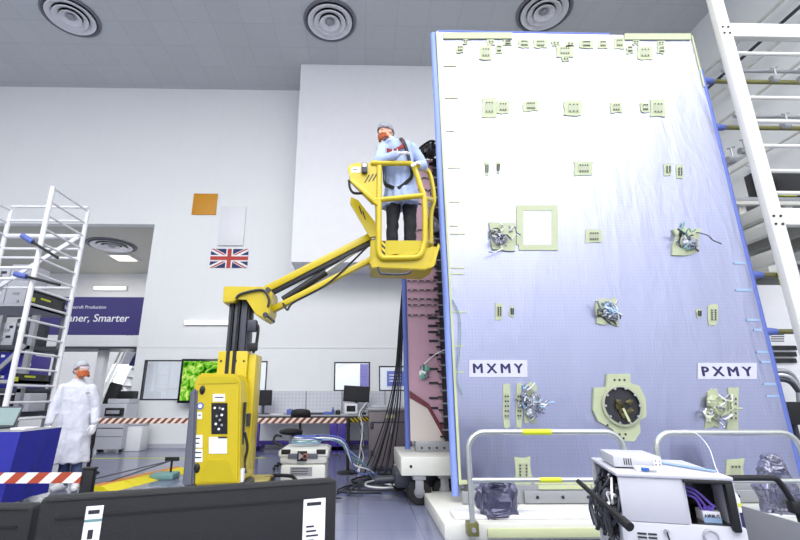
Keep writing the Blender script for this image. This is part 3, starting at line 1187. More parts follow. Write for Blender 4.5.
# black bundle up between the worker and the panel
c = at(430, 153, Y=YP - .25)
mb = MB(black, dgrey)
for k in range(9):
    mb.sph((c.x + rnd.uniform(-.08, .08), c.y + rnd.uniform(-.05, .1), c.z + rnd.uniform(-.14, .12)), (.08, .08, .09), 0, 10, jitter=.6)
mb.tube(smoothline([(c.x - .12, c.y, c.z - .1), (c.x - .18, c.y - .05, c.z + .02), (c.x - .02, c.y - .1, c.z + .14), (c.x + .1, c.y, c.z + .2)], 5), .018, 6)
mb.build('cable_bundle', mv)
mb = MB(black, foil_s)
c = at(433, 221, Y=YP - .12)
for k in range(7):
    mb.sph((c.x + rnd.uniform(-.1, .08), c.y + rnd.uniform(-.03, .03), c.z + rnd.uniform(-.12, .22)), (.06, .05, .08), k % 2, 9, jitter=.7)
mb.build('cable_bundle', mv)

tr = TH('panel_trolley', 'white beamed wheeled trolley under the mauve side panel', 'trolley', (at(425, 470, Y=6.0).x, 6.0, 0))
r = RX(401, 457, 452, 476, 5.75)
MB(warm_white, ink).box(r[0], r[1] + .3, 5.75, 6.9, r[2], r[3], 0, .015).cyl((r[0] + .12, 5.75, (r[2] + r[3]) / 2), (r[0] + .12, 5.744, (r[2] + r[3]) / 2), .018, seg=8, mi=1).build('beam', tr)
ztop = r[3]
mb = MB(lgrey, ink)
mb.box(x0 + .08, x1 + .4, YP - .06, YP + .12, ztop, zb, 0, .006)
for k in range(5):
    mb.cyl((x0 + .16 + k * .1, YP - .06, zb - .08), (x0 + .16 + k * .1, YP - .066, zb - .08), .015, seg=8, mi=1)
mb.build('upright_plate', tr)
for px_, yy in ((419, 5.85), (444, 5.95), (400, 6.7)):
    c = at(px_, 488, Y=yy)
    mb = MB(black)
    mb.lathe([(.05, -.035), (.13, -.035), (.145, -.02), (.145, .02), (.13, .035), (.05, .035)], (c.x, yy, .146), (0, 1, 0), 28)
    w_ = mb.build('castor_wheel', tr)
    MB(lgrey).lathe([(.001, -.04), (.06, -.04), (.07, -.03), (.07, .03), (.06, .04), (.001, .04)], (c.x, yy, .146), (0, 1, 0), 20).build('hub', w_)
    MB(lgrey).box(c.x - .05, c.x + .05, yy - .07, yy - .05, .12, r[2], 0, .005).box(c.x - .05, c.x + .05, yy + .05, yy + .07, .12, r[2], 0, .005).box(c.x - .08, c.x + .08, yy - .08, yy + .08, r[2] - .05, r[2], 0, .01).build('castor_fork', tr)
mb = MB(dgrey, black)
mb.box(r[0] - .05, r[1] + .1, 6.1, 6.6, .14, r[2], 0, .03)
mb.cyl((r[0] - .3, 6.3, .2), (r[0] + .1, 6.3, .22), .05, seg=12)
mb.build('drive_unit', tr)

# ============================================================ RIGHT HAND GANTRY
YG = 5.05
gp0, gp1 = at(717, 0, Y=YG), at(790, 260, Y=YG)
gx = (gp0.x + gp1.x) / 2
gw = (at(757, 120, Y=YG).x - at(744, 120, Y=YG).x) / 2
ga = TH('gantry_tower', 'white steel gantry tower at the right edge with horizontal rungs', 'gantry', (gx, YG, 0))
mb = MB(warm_white, ink)
mb.box(gx - gw, gx + gw, YG, YG + .1, 0, 7.6, 0, .012)
pst = mb.build('post', ga)
mb = MB(ink)
for y, dx in ((27, -.04), (27, .04), (33, -.04), (33, .04), (216, -.045), (216, .045), (224, -.045), (224, .045)):
    z = at(720 + y * .27, y, Y=YG).z
    mb.cyl((gx + dx, YG, z), (gx + dx, YG - .012, z), .016, seg=8)
mb.pieces('bolt', pst)
for y, h in ((30, 13), (216, 17)):
    r = RX(740, y - h / 2, 800, y + h / 2, YG + .03)
    MB(warm_white).box(gx + gw, gx + 2.0, YG + .03, YG + .13, r[2], r[3], 0, .008).build('cross_beam', ga)
for y in (54, 98, 121.5, 146, 171, 193):
    z = at(770, y, Y=YG + .08).z
    MB(warm_white).cyl((gx + gw * .5, YG + .08, z), (gx + 2.0, YG + .08, z), .028, seg=10).build('rung', ga)
MB(warm_white).box(gx + 1.95, gx + 2.15, YG, YG + .16, 0, 7.6, 0, .012).build('post', ga)
# slanted brace lower right
a, b = at(801, 150, Y=YG + .2), at(783, 168, Y=YG + .2)
# tubes between panel edge and tower
YT = 5.36


def clamp(mb, x, y, z):
    mb.cyl((x - .05, y, z), (x + .05, y, z), .05, seg=10)
    mb.cyl((x, y - .04, z + .02), (x, y - .04, z + .16), .014, seg=6)
    mb.cyl((x - .05, y - .04, z + .15), (x + .06, y - .04, z + .18), .012, seg=6)


tubes = [(82, 702, [772, 0], 'topmost olive clamp tube running from the foil panel edge to the right'), (128, 715, [783, 0], 'second olive clamp tube below the topmost one'),
         (275, 753, [], 'olive tube beside the yellow warning sign'), (331.5, 768, [], 'lowest olive tube, above the striped cabinet')]
for y, xa, cl, lb in tubes:
    z = at(760, y, Y=YT).z
    xs = XR + .03
    t = TH('clamp_tube', lb, 'tube', (xs, YT, z), 'olive tubes beside the foil panel')
    MB(olive).cyl((xs, YT, z), (gx + 2.2, YT, z), .032, seg=12).build('tube', t)
    MB(blue_dk).cyl((xs - .01, YT, z), (xs + .17, YT, z), .06, .04, seg=12).build('foam_end', t)
    for px_ in cl:
        if px_:
            x = at(px_, y, Y=YT).x
            for x_ in (x, x + .42):
                mb = MB(lgrey)
                clamp(mb, x_, YT - .04, z + .02)
                mb.build('clamp', t)
    if cl:
        zz = z + .19
        MB(lgrey).cyl((gx + gw, YT, zz), (gx + 2.2, YT, zz), .026, seg=10).build('upper_tube', t)
# two clamps on a thin tube lower down
z = at(740, 158, Y=YT).z
t = TH('clamp_tube', 'short pale slanted tube with two clamps beside the panel edge', 'tube', (at(735, 160, Y=YT).x, YT, z), 'olive tubes beside the foil panel')
a, b = at(727, 166, Y=YT), at(762, 146, Y=YT + 1.5)
MB(lgrey).cyl(a, b, .026, seg=10).build('tube', t)
mb = MB(lgrey)
clamp(mb, at(731, 160, Y=YT).x, YT, at(731, 160, Y=YT).z)
mb.build('clamp', t)
mb = MB(lgrey)
clamp(mb, at(743, 151, Y=YT + .3).x, YT + .3, at(743, 151, Y=YT + .3).z)
mb.build('clamp', t)
# rails along the right wall
for i, (x, y, rad, mt_, lb) in enumerate(((742, 38, .04, warm_white, 'highest white rail along the right wall'), (742, 58, .035, dgrey, 'dark rail along the right wall between two white ones'),
                                          (742, 73, .035, warm_white, 'white rail along the right wall just under the dark one'), (742, 106, .035, warm_white, 'white rail along the right wall behind the second olive tube'),
                                          (742, 166, .03, warm_white, 'white rail along the right wall near the pair of clamps'))):
    xx = XR_WALL - .25 - .0 * i
    p = at(x, y, X=xx)
    t = TH('wall_rail', lb, 'rail', (xx, p.y, p.z), 'rails along the right wall')
    MB(mt_).cyl((xx, 2.5, p.z), (xx, YW - .05, p.z), rad, seg=10).build('rail', t)
    for k in range(4):
        yy = 3 + k * 2.8
        MB(white).box(xx, XR_WALL + .002, yy - .025, yy + .025, p.z - .025, p.z + .025).build('wall_bracket', t)
# raised walkway joists and shelf with the black case
YS = 6.2
ws = TH('raised_walkway', 'white steel walkway with exposed joists right of the panel', 'walkway', (at(770, 230, Y=YS).x, YS + 1, 0))
r = RX(738, 197, 800, 201, YS)
dz = r[2]
wx0 = r[0] - .05
MB(lgrey).box(wx0, wx0 + 2.6, YS, YS + 2.6, dz, r[3], 0, .005).build('deck', ws)
MB(warm_white).box(wx0, wx0 + 2.6, YS, YS + .08, dz - .06, dz, 0, .005).build('edge_beam', ws)
for k in range(4):
    x = wx0 + .1 + k * .75
    MB(warm_white).box(x, x + .12, YS + .08, YS + 2.6, dz - .3, dz, 0, .005).build('joist', ws)
dz2 = at(765, 262, Y=YS).z
MB(lgrey).box(wx0 + .2, wx0 + 2.6, YS + .1, YS + 2.4, dz2, dz2 + .05).build('lower_deck', ws)
for k in range(3):
    x = wx0 + .25 + k * .8
    MB(warm_white).box(x, x + .14, YS, YS + 2.4, dz2 - .16, dz2, 0, .005).build('joist', ws)
for x_, y_ in ((741, 221), (744, 237), (752, 263)):
    p = at(x_, y_, Y=5.75)
    MB(warm_white).box(p.x, p.x + .1, 5.25, 9.4, p.z - .09, p.z + .09, 0, .005).build('support_beam', ws)
for x in (wx0 + 1.4, wx0 + 2.5):
    for yy in (YS + .12, YS + 2.4):
        MB(warm_white).box(x - .06, x + .06, yy - .06, yy + .06, 0, dz, 0, .005).build('leg', ws)
r = RX(753, 173, 815, 188, YS + .05)
cs = TH('equipment_case', 'black equipment case with a yellow tag on the raised walkway', 'case', (r[0] + .5, YS + .3, r[2]))
zc_ = RX(738, 197, 800, 201, YS)[3]
MB(screen_b, steel).box(r[0], r[0] + 1.2, YS + .02, YS + .2, zc_, r[3], 0, .015).build('body', cs)
mb = MB(lgrey)
for k in range(3):
    mb.cyl((r[0] + .06, YS + .02, zc_ + .06 + k * .08), (r[0] + .06, YS + .01, zc_ + .06 + k * .08), .014, seg=8)
mb.pieces('rivet', cs)
q = RX(779, 189, 797, 196, YS - .02)
MB(lime).box(q[0], q[1], YS - .01, YS + .02, zc_ + .02, zc_ + .1).build('tag', cs)
# white cabinet with black louvres
YC2 = 6.0
r = RX(754, 285, 812, 420, YC2)
cb = TH('control_cabinet', 'white control cabinet with three black louvre bars behind the panel edge', 'cabinet', (r[0] + .45, YC2 + .3, 0))
MB(white).box(r[0], r[0] + 1.0, YC2, YC2 + .6, 0.05, r[3], 0, .01).build('body', cb)
for k in range(3):
    q = RX(768, 345.5 + k * 6.4, 797, 350 + k * 6.4, YC2 - .03)
    MB(screen_b).box(r[0] + .02, q[1], YC2 - .03, YC2, q[2], q[3], 0, .004).build('louvre', cb)
mb = MB(ink)
for k in range(4):
    q = RX(771, 334 + k * 2.2, 784, 335 + k * 2.2, YC2)
    mb.box(q[0], q[1], YC2 - .003, YC2, q[2], q[3])
mb.build('print', cb, smooth=0)
for x in (r[0] + .08, r[0] + .9):
    MB(black).cyl((x, YC2 + .1, 0), (x, YC2 + .1, .06), .03).build('foot', cb)
# warning sign hanging on the olive tube
r = RX(779, 270, 791, 286, YT - .05)
t = TH('warning_sign', 'yellow warning triangle sign hanging on the olive tube', 'sign', ((r[0] + r[1]) / 2, YT - .05, r[2]))
MB(lime).box(r[0], r[1], YT - .05, YT - .04, r[2], r[3], 0, .003).build('board', t)
cx, cz, w_ = (r[0] + r[1]) / 2, (r[2] + r[3]) / 2 - .01, (r[1] - r[0])
MB(ink, lime).prism([(cx - w_ * .42, YT - .05, cz - w_ * .36), (cx + w_ * .42, YT - .05, cz - w_ * .36), (cx, YT - .05, cz + w_ * .42)], (0, -.003, 0)).prism(
    [(cx - w_ * .28, YT - .053, cz - w_ * .28), (cx + w_ * .28, YT - .053, cz - w_ * .28), (cx, YT - .053, cz + w_ * .27)], (0, -.003, 0), 1).box(cx - .008, cx + .008, YT - .059, YT - .056, cz - .03, cz + .03, 0).build('triangle', t)
MB(black).tube([(cx, YT - .045, r[3]), (cx, YT, at(785, 275, Y=YT).z + .035)], .006, 6).build('hook', t)
# black cable tray and grey hoses low on the right
t = TH('hose_bundle', 'grey looped hoses beside the lower right edge of the foil panel', 'hose', (at(786, 400, Y=5.7).x, 5.7, 0))
for k in range(3):
    pts = [at(774 + k, 371 + 4 * k, Y=5.75), at(788 + k, 372 + 5 * k, Y=5.7), at(797 + 2 * k, 384 + 6 * k, Y=5.7), at(801 + 3 * k, 410, Y=5.7), at(803 + 3 * k, 440, Y=5.7)]
    pts[-1].z = .03
    MB((lgrey, steel, dgrey)[k]).tube(smoothline(pts, 6), .03, 8).build('hose', t)
r = RX(786, 402, 812, 425, 5.6)
t = TH('junction_box', 'black junction box on a stand at the right edge', 'box', ((r[0] + r[1]) / 2, 5.65, 0))
MB(black_pl).box(r[0], r[1], 5.6, 5.8, r[2], r[3], 0, .01).build('body', t)
MB(dgrey).cyl(((r[0] + r[1]) / 2, 5.7, 0.02), ((r[0] + r[1]) / 2, 5.7, r[2]), .03).build('pole', t)
MB(dgrey).cyl(((r[0] + r[1]) / 2, 5.7, 0), ((r[0] + r[1]) / 2, 5.7, .02), .14, seg=20).build('base', t)


def beam(mb, p, q, w, h, mi=0, bev=.006, roll=0.0):
    p, q = V(p), V(q)
    d = (q - p)
    x = d.normalized()
    y = V((0, 1, 0))
    y = (y - x * y.dot(x)).normalized()
    z = x.cross(y)
    R_ = Matrix((x, y, z)).transposed()
    mb.obox((p + q) / 2, (d.length, w, h), R_, mi, bev)
    return mb


# ============================================================ YELLOW MAST LIFT
YL = 4.75
YM = 5.12
lift_c = at(220, 487, Y=YL)
lf = TH('mast_lift', 'yellow vertical mast lift with jib arms and a raised work basket', 'lift', (lift_c.x, 5.1, 0))
P = lambda x, y, Y=YL: at(x, y, Y=Y)
mb = MB(yellow)
mb.prism([P(193.5, 486), P(239, 485), P(240.5, 383), P(236.5, 374), P(199, 373), P(193.5, 385)], (0, .6, 0))
bmesh.ops.bevel(mb.bm, geom=list(mb.bm.edges), offset=.018, segments=2, affect='EDGES')
mb.build('counterweight_body', lf)
# raised lower facet and upper facet lines
mb = MB(yellow_d)
mb.prism([P(207, 460), P(227, 460), P(237, 482), P(199, 482)], (0, -.006, 0))
mb.prism([P(201, 376.5), P(235.5, 377), P(238, 383), P(198, 384)], (0, -.006, 0))
mb.pieces('moulded_facet', lf)
mb = MB(mgrey)
mb.prism([P(181.5, 487, YL - .03), P(193, 487, YL - .03), P(197, 388.5, YL - .03), P(190, 389.5, YL - .03)], (0, .35, 0))
bmesh.ops.bevel(mb.bm, geom=list(mb.bm.edges), offset=.02, segments=2, affect='EDGES')
mb.build('bumper', lf)


def decal(mats, x0, y0, x1, y1, nm, lines=0, Y=YL, label=None, ink_i=1, w=.8):
    mb = MB(*mats)
    mb.prism([P(x0, y1, Y), P(x1, y1, Y), P(x1, y0, Y), P(x0, y0, Y)], (0, -.004, 0))
    for k in range(lines):
        y = y0 + (y1 - y0) * (k + .7) / (lines + .6)
        hh = (y1 - y0) / (lines + 1) * .16
        a, b = x0 + (x1 - x0) * .14, x0 + (x1 - x0) * (.14 + w * random.uniform(.55, .95))
        mb.prism([P(a, y + hh, Y - .004), P(b, y + hh, Y - .004), P(b, y - hh, Y - .004), P(a, y - hh, Y - .004)], (0, -.001, 0), ink_i)
    o = mb.build(nm, lf, smooth=0)
    if label:
        o['label'] = label
    return o


decal((screen_b, sheet_w), 211.5, 403, 227.5, 434, 'control_panel', 0, label='black control panel with small white legends')
mb = MB(sheet_w, lgrey)
for i, (x, y) in enumerate(((215, 408), (220, 408), (223, 409), (217, 416), (222, 415), (220, 420), (216, 424), (222, 425), (219, 429))):
    p = P(x, y, YL - .005)
    mb.cyl(p, p - V((0, .012, 0)), .012, seg=8, mi=i % 2)
mb.pieces('control_button', lf)
decal((sheet_w, ink), 213, 394, 225, 401.5, 'sticker', 1)
decal((sheet_w, ink), 209, 437, 227, 453.5, 'sticker', 0)
decal((ink, sheet_w), 218, 436.5, 227, 438.3, 'sticker', 0, YL - .004)
decal((sheet_w, ink), 193.7, 435, 202.5, 447.5, 'sticker', 2)
decal((sheet_w, ink), 193.7, 449, 202.5, 462, 'sticker', 2)
decal((sheet_w, ink), 197.5, 412, 202, 419, 'sticker', 1)
p = P(200.3, 406, YL)
mb = MB(blue_dk, sheet_w)
mb.cyl(p, p - V((0, .004, 0)), .036, seg=18).cyl(p - V((0, .004, 0)), p - V((0, .006, 0)), .02, seg=14, mi=1)
mb.build('round_sticker', lf)
mb = MB(black)
for x, y in ((202.3, 390), (197, 468)):
    p = P(x, y, YL - .002)
    mb.sph(p, (.03, .02, .045), 0, 12)
mb.pieces('lifting_hole', lf)
# side details on the right flank
xs_ = P(240, 430, YL).x
mb = MB(ink, dgrey, sheet_w)
mb.box(xs_ - .01, xs_ + .012, YL + .25, YL + .42, .95, 1.08, 1)
mb.box(xs_ - .01, xs_ + .008, YL + .1, YL + .16, .62, 1.2, 0)
mb.tube(smoothline([(xs_ + .02, YL + .12, .9), (xs_ + .05, YL + .16, .75), (xs_ + .02, YL + .2, .6), (xs_ + .04, YL + .2, .5)], 5), .014, 6, 0)
mb.box(xs_, xs_ + .05, YL + .06, YL + .12, .44, .56, 2)
mb.pieces('side_fitting', lf)
c = P(216, 487)
mb = MB(yellow, dgrey)
mb.box(c.x - .42, c.x + .36, YL - .02, YL + 1.15, .12, .34, 0, .02)
mb.cyl((c.x, YL + .3, .34), (c.x, YL + .3, .42), .3, seg=28, mi=1)
mb.build('chassis', lf)
for dx in (-.36, .32):
    for dy in (.15, 1.0):
        mb = MB(black)
        mb.lathe([(.08, -.07), (.15, -.07), (.17, -.05), (.17, .05), (.15, .07), (.08, .07)], (c.x + dx, YL + dy, .172), (1, 0, 0), 24)
        w_ = mb.build('wheel', lf)
        MB(yellow_d).cyl((c.x + dx - .06, YL + dy, .172), (c.x + dx + .06, YL + dy, .172), .08, seg=16).build('hub', w_)
# sleeve and mast
YMF = YL + .34
mb = MB(yellow)
a, b = P(216.5, 371, YMF), P(256, 351, YMF)
bx_ = P(248, 351, YMF)
mb.box(a.x, bx_.x, YMF, YMF + .3, .9, b.z, 0, .012)
mb.box(bx_.x, b.x, YMF + .04, YMF + .34, .42, b.z - .03, 0, .012)
mb.build('mast_sleeve', lf)
mb = MB(ink)
for x in (221, 244, 236):
    p = P(x, 361, YMF)
    mb.cyl(p, p - V((0, .006, 0)), .012, seg=8)
mb.pieces('bolt', lf)
a, b = P(225, 352, YMF + .05), P(250, 298, YMF + .05)
ym = YMF + .04
mw = b.x - a.x
mb = MB(dgrey, ink)
mb.box(a.x, b.x, ym + .05, ym + .26, 1.2, b.z + .04, 0, .006)
mb.box(a.x + mw * .3, a.x + mw * .46, ym, ym + .05, 1.2, b.z, 0, .004)
mb.box(a.x + mw * .62, a.x + mw * .92, ym, ym + .05, 1.2, b.z, 0, .004)
mb.box(a.x + mw * .02, a.x + mw * .14, ym + .01, ym + .05, 1.2, b.z - .06, 0, .004)
mb.build('mast_column', lf)
for fx in (.22, .53):
    mb = MB(black)
    z = 1.48
    while z < b.z - .02:
        mb.box(a.x + mw * fx - .013, a.x + mw * fx + .013, ym - .014, ym + .05, z, z + .018)
        z += .026
    mb.box(a.x + mw * fx - .006, a.x + mw * fx + .006, ym - .006, ym + .05, 1.4, b.z)
    mb.build('lift_chain', lf)
mb = MB(black, dgrey)
p0, p1 = P(253, 353, ym), P(254, 324, ym)
mb.tube(smoothline([p0, (p0.x + .03, ym, p0.z + .1), (p1.x + .05, ym, p1.z - .04), p1, (p1.x - .05, ym, p1.z + .02)], 5), .018, 8)
mb.obox(P(252.5, 326, ym), (.11, .08, .14), None, 1, .02)
mb.obox(P(253, 347, ym), (.1, .08, .09), None, 0, .015)
mb.build('cable_guide', lf)
for fx in (.22, .53):
    mb = MB(black)
    mb.box(a.x + mw * fx - .02, a.x + mw * fx + .02, YMF - .008, YMF, 1.0, P(236, 351, YMF).z)
    mb.build('lift_chain', lf)
# head
YH0 = YL + .3
mb = MB(yellow)
mb.prism([P(222.5, 303, YH0), P(235, 302, YH0), P(236, 298.5, YH0), P(247, 298.5, YH0), P(254.5, 314, YH0), P(265, 320, YH0), P(270, 312, YH0), P(272, 291, YH0), P(262, 286.5, YH0), P(223.5, 286, YH0)], (0, .4, 0))
bmesh.ops.bevel(mb.bm, geom=list(mb.bm.edges), offset=.012, segments=2, affect='EDGES')
mb.build('mast_head', lf)
mb = MB(dgrey, ink)
for x, y, rr in ((268, 290, .03), (265.5, 315, .03), (252, 309, .0)):
    if rr:
        p = P(x, y, YH0)
        mb.cyl(p - V((0, .02, 0)), p + V((0, .44, 0)), rr, seg=14)
p = P(267, 302, YH0 - .01)
mb.tube(smoothline([P(236, 299, YH0 - .02), P(241, 294, YH0 - .02), P(262, 290, YH0 - .02), P(269, 299, YH0 - .02), P(268, 307, YH0 - .02)], 6), .016, 6, 1)
mb.pieces('pivot_pin', lf)
YJ = YL + .5
beam(MB(yellow), P(266, 290.5, YJ), P(373, 236, YJ), .12, .085).build('jib_arm', lf)
beam(MB(yellow), P(263, 315, YJ), P(376, 257.5, YJ), .12, .065).build('jib_arm', lf)
mb = MB(ink)
beam(mb, P(272, 293, YJ), P(370, 243.5, YJ), .08, .05)
mb.build('jib_rib', lf)
mb = MB(black, steel)
mb.cyl(P(283, 300, YJ), P(326, 272, YJ), .045, seg=14, mi=0)
mb.cyl(P(326, 272, YJ), P(371, 241, YJ), .02, seg=10, mi=1)
mb.build('jib_cylinder', lf)
mb = MB(black)
mb.tube(smoothline([P(283, 303, YJ - .06), P(287, 310, YJ - .08), P(290, 306, YJ - .08), P(296, 301, YJ - .07), P(330, 282, YJ - .07), P(368, 246, YJ - .06)], 6), .012, 6)
mb.build('hydraulic_hose', lf)
# ---- basket
YBA, YBB = 4.8, 5.24          # front and back of the basket
B = lambda x, y: at(x, y, Y=YBA)
zf = B(400, 257).z            # floor
zr = B(400, 163.5).z
zm = B(400, 199).z
xl, xr = B(374, 240).x, B(422, 240).x
mb = MB(yellow)
mb.prism([B(371, 268), B(426, 270), B(436, 264), B(437, 246), B(372, 257)], (0, YBB - YBA, 0))
bmesh.ops.bevel(mb.bm, geom=list(mb.bm.edges), offset=.012, segments=2, affect='EDGES')
mb.build('basket_floor', lf)
mb = MB(yellow_d)
mb.prism([B(372.5, 258), B(423, 257), B(422, 240.5), B(372, 240.5)], (0, .02, 0))
mb.prism([at(376, 258, Y=YBB), at(433, 255, Y=YBB), at(433, 243, Y=YBB), at(376, 243, Y=YBB)], (0, .02, 0))
mb.pieces('toe_board', lf)
mb = MB(hazard_y)
mb.prism([B(380.5, 255), B(385, 255), B(385.5, 241), B(381, 241)], (0, -.006, 0))
o = mb.build('hazard_strip', lf, smooth=0)
mb = MB(yellow)
tubeY = YBA - .02
T = lambda x, y: at(x, y, Y=tubeY)
mb.tube(smoothline([T(379, 166), T(379.3, 175), T(378.7, 240), T(379, 252), T(382, 257.5), T(388, 258), T(414, 257.5), T(421, 254), T(423.5, 246), T(425, 238), T(424.5, 200), T(421, 188), T(416, 172), T(412.5, 165), T(408, 163.5), T(384, 163.3), T(371, 163)], 5), .033, 12)
mb.build('front_frame', lf)
MB(yellow).cyl(T(374, 200.5), T(423, 195.5), .032, seg=12).build('mid_rail', lf)
mb = MB(yellow)
T2 = lambda x, y: at(x, y, Y=YBB)
mb.tube(smoothline([T2(378, 250), T2(377, 200), T2(374, 172), T2(380, 168), T2(420, 168.5), T2(427, 170), T2(431, 178), T2(434, 196), T2(433, 205), T2(431, 215), T2(431, 248)], 5), .03, 12)
mb.build('rear_frame', lf)
mb = MB(yellow)
mb.cyl(T(418, 166), T2(427, 171), .03, seg=10)
mb.cyl(T(424, 240), T2(432, 244), .025, seg=10)
mb.cyl(T(424.5, 198), T2(433, 200), .028, seg=10)
mb.pieces('side_rail', lf)
mb = MB(yellow)
mb.prism([T(434, 266), T(428, 268.5), T(435.5, 250), T(438.5, 243), T(440, 246)], (0, .3, 0))
mb.build('side_wing', lf)
# left side guards
mb = MB(yellow, ink)
g = [T(347.5, 168), T(350, 164.5), T(355, 163), T(382, 162.5), T(380.5, 172), T(377, 199), T(372.5, 203.5), T(353, 184), T(349.5, 176)]
mb.prism(g, (0, .05, 0))
for x, y in ((364, 183), (368, 182), (372, 181)):
    mb.prism([T(x, y), T(x + 1.4, y - .4), T(x + 6, y - 8.2), T(x + 4.6, y - 8)], (0, -.004, 0), 1)
mb.build('control_guard', lf)
mb = MB(yellow, ink)
Y2 = YBA + .3
T3 = lambda x, y: at(x, y, Y=Y2)
mb.prism([T3(350, 203), T3(351, 197), T3(358, 200), T3(375, 222), T3(376, 236), T3(370, 237)], (0, .04, 0))
for x, y in ((358.5, 206), (362, 211)):
    mb.prism([T3(x, y), T3(x + 1.4, y + .3), T3(x + 4, y + 9), T3(x + 2.6, y + 8)], (0, -.004, 0), 1)
mb.build('lower_guard', lf)
beam(MB(yellow), T(351, 180), T(378, 205), .06, .05).build('guard_brace', lf)
mb = MB(black)
mb.tube(smoothline([T(349, 180), T(350, 188), T(354, 193), T(363, 193)], 6), .016, 6)
mb.build('control_cable', lf)
mb = MB(dgrey, sheet_w)
mb.obox(T(364.5, 169.5) - V((0, .03, 0)), (.07, .05, .13), None, 0, .01)
mb.obox(T(364.5, 167.5) - V((0, .058, 0)), (.045, .006, .04), None, 1)
mb.build('control_box', lf)
decal((sheet_w, ink), 351.5, 167, 360.5, 172.5, 'sticker', 1, tubeY)
mb = MB(dgrey)
mb.tube(smoothline([B(378, 267), B(380, 272.5), B(385, 274), B(405, 274), B(411, 271)], 5), .014, 8)
mb.build('underside_hoop', lf)
mb = MB(yellow, steel)
mb.prism([at(369.5, 264, Y=YJ - .1), at(378, 267, Y=YJ - .1), at(379, 238, Y=YJ - .1), at(371, 232, Y=YJ - .1)], (0, .22, 0))
for x, y in ((373, 237), (375, 258)):
    p = at(x, y, Y=YJ - .12)
    mb.cyl(p, p + V((0, .26, 0)), .03, seg=12, mi=1)
mb.build('basket_bracket', lf)

# ============================================================ PEOPLE
FNG = [(-.034, .072, .0085), (-.012, .082, .009), (.011, .078, .009), (.032, .06, .008)]


def capsule(mb, pts, rs, mi=0, seg=12):
    pts = [V(p) for p in pts]
    for i in range(len(pts) - 1):
        mb.cyl(pts[i], pts[i + 1], rs[i], rs[i + 1], seg, mi)
    for p, r in zip(pts, rs):
        mb.sph(p, r, mi, 12)


def hand(name, parent, wrist, d, nrm, thumb_sg, mat, curl=.5, vox=.0045):
    """palm, four unequal bent fingers and a thumb leaving the side of the palm"""
    d, nrm = V(d).normalized(), V(nrm)
    nrm = (nrm - d * nrm.dot(d)).normalized()
    s = d.cross(nrm) * thumb_sg
    w = V(wrist)
    mb = MB(mat)
    R_ = Matrix((s, d, nrm)).transposed()
    mb.sph(w + d * .05, (.043, .055, .017), 0, 16, R_)
    capsule(mb, [w - d * .05, w, w + d * .03], [.036, .031, .03])
    for sx, ln, r in FNG:
        p = w + d * .085 + s * -sx
        dirn, pts = d.copy(), [w + d * .055 + s * (-sx * .9), p]
        for k, f_ in enumerate((.45, .32, .25)):
            ang = curl * (.55 + .25 * k)
            dirn = (dirn * math.cos(ang) - nrm * math.sin(ang)).normalized()
            pts.append(pts[-1] + dirn * ln * f_)
        capsule(mb, pts, [r * 1.05, r * 1.05, r, r * .92, r * .8], 0, 8)
    b0 = w + d * .025 + s * .03
    td = (d * .75 + s * .75 - nrm * .15).normalized()
    t2 = (d * .95 + s * .15 - nrm * .3 * (1 + curl)).normalized()
    capsule(mb, [b0, b0 + td * .034, b0 + td * .034 + t2 * .032, b0 + td * .034 + t2 * .056], [.015, .0125, .0105, .009], 0, 8)
    return remesh(mb, name, [mat], parent, vox, 2)


def head_shape(mb, c, Fd, Uh, k=1.0):
    S = Fd.cross(Uh).normalized()
    R_ = Matrix((S, Fd, Uh)).transposed()
    mb.sph(c + Uh * .02 * k - Fd * .008, (.074 * k, .094 * k, .098 * k), 0, 24, R_)          # skull
    mb.sph(c - Uh * .045 * k + Fd * .028 * k, (.058 * k, .062 * k, .07 * k), 0, 20, R_)        # jaw
    mb.sph(c - Uh * .095 * k + Fd * .065 * k, (.026 * k, .02 * k, .02 * k), 0, 12, R_)         # chin
    mb.sph(c + Uh * .014 * k + Fd * .076 * k, (.052 * k, .016 * k, .012 * k), 0, 12, R_)       # brow
    capsule(mb, [c + (Fd * .085 + Uh * .005) * k, c + (Fd * .108 - Uh * .03) * k], [.009, .014])       # nose
    for sg in (-1, 1):
        mb.sph(c + (S * sg * .03 - Uh * .028 + Fd * .068) * k, (.022, .02, .018), 0, 12, R_)     # cheeks
        mb.sph(c + (S * sg * .076 - Uh * .012 - Fd * .01) * k, (.008, .02, .032), 0, 12, R_)     # ears
    return S, R_


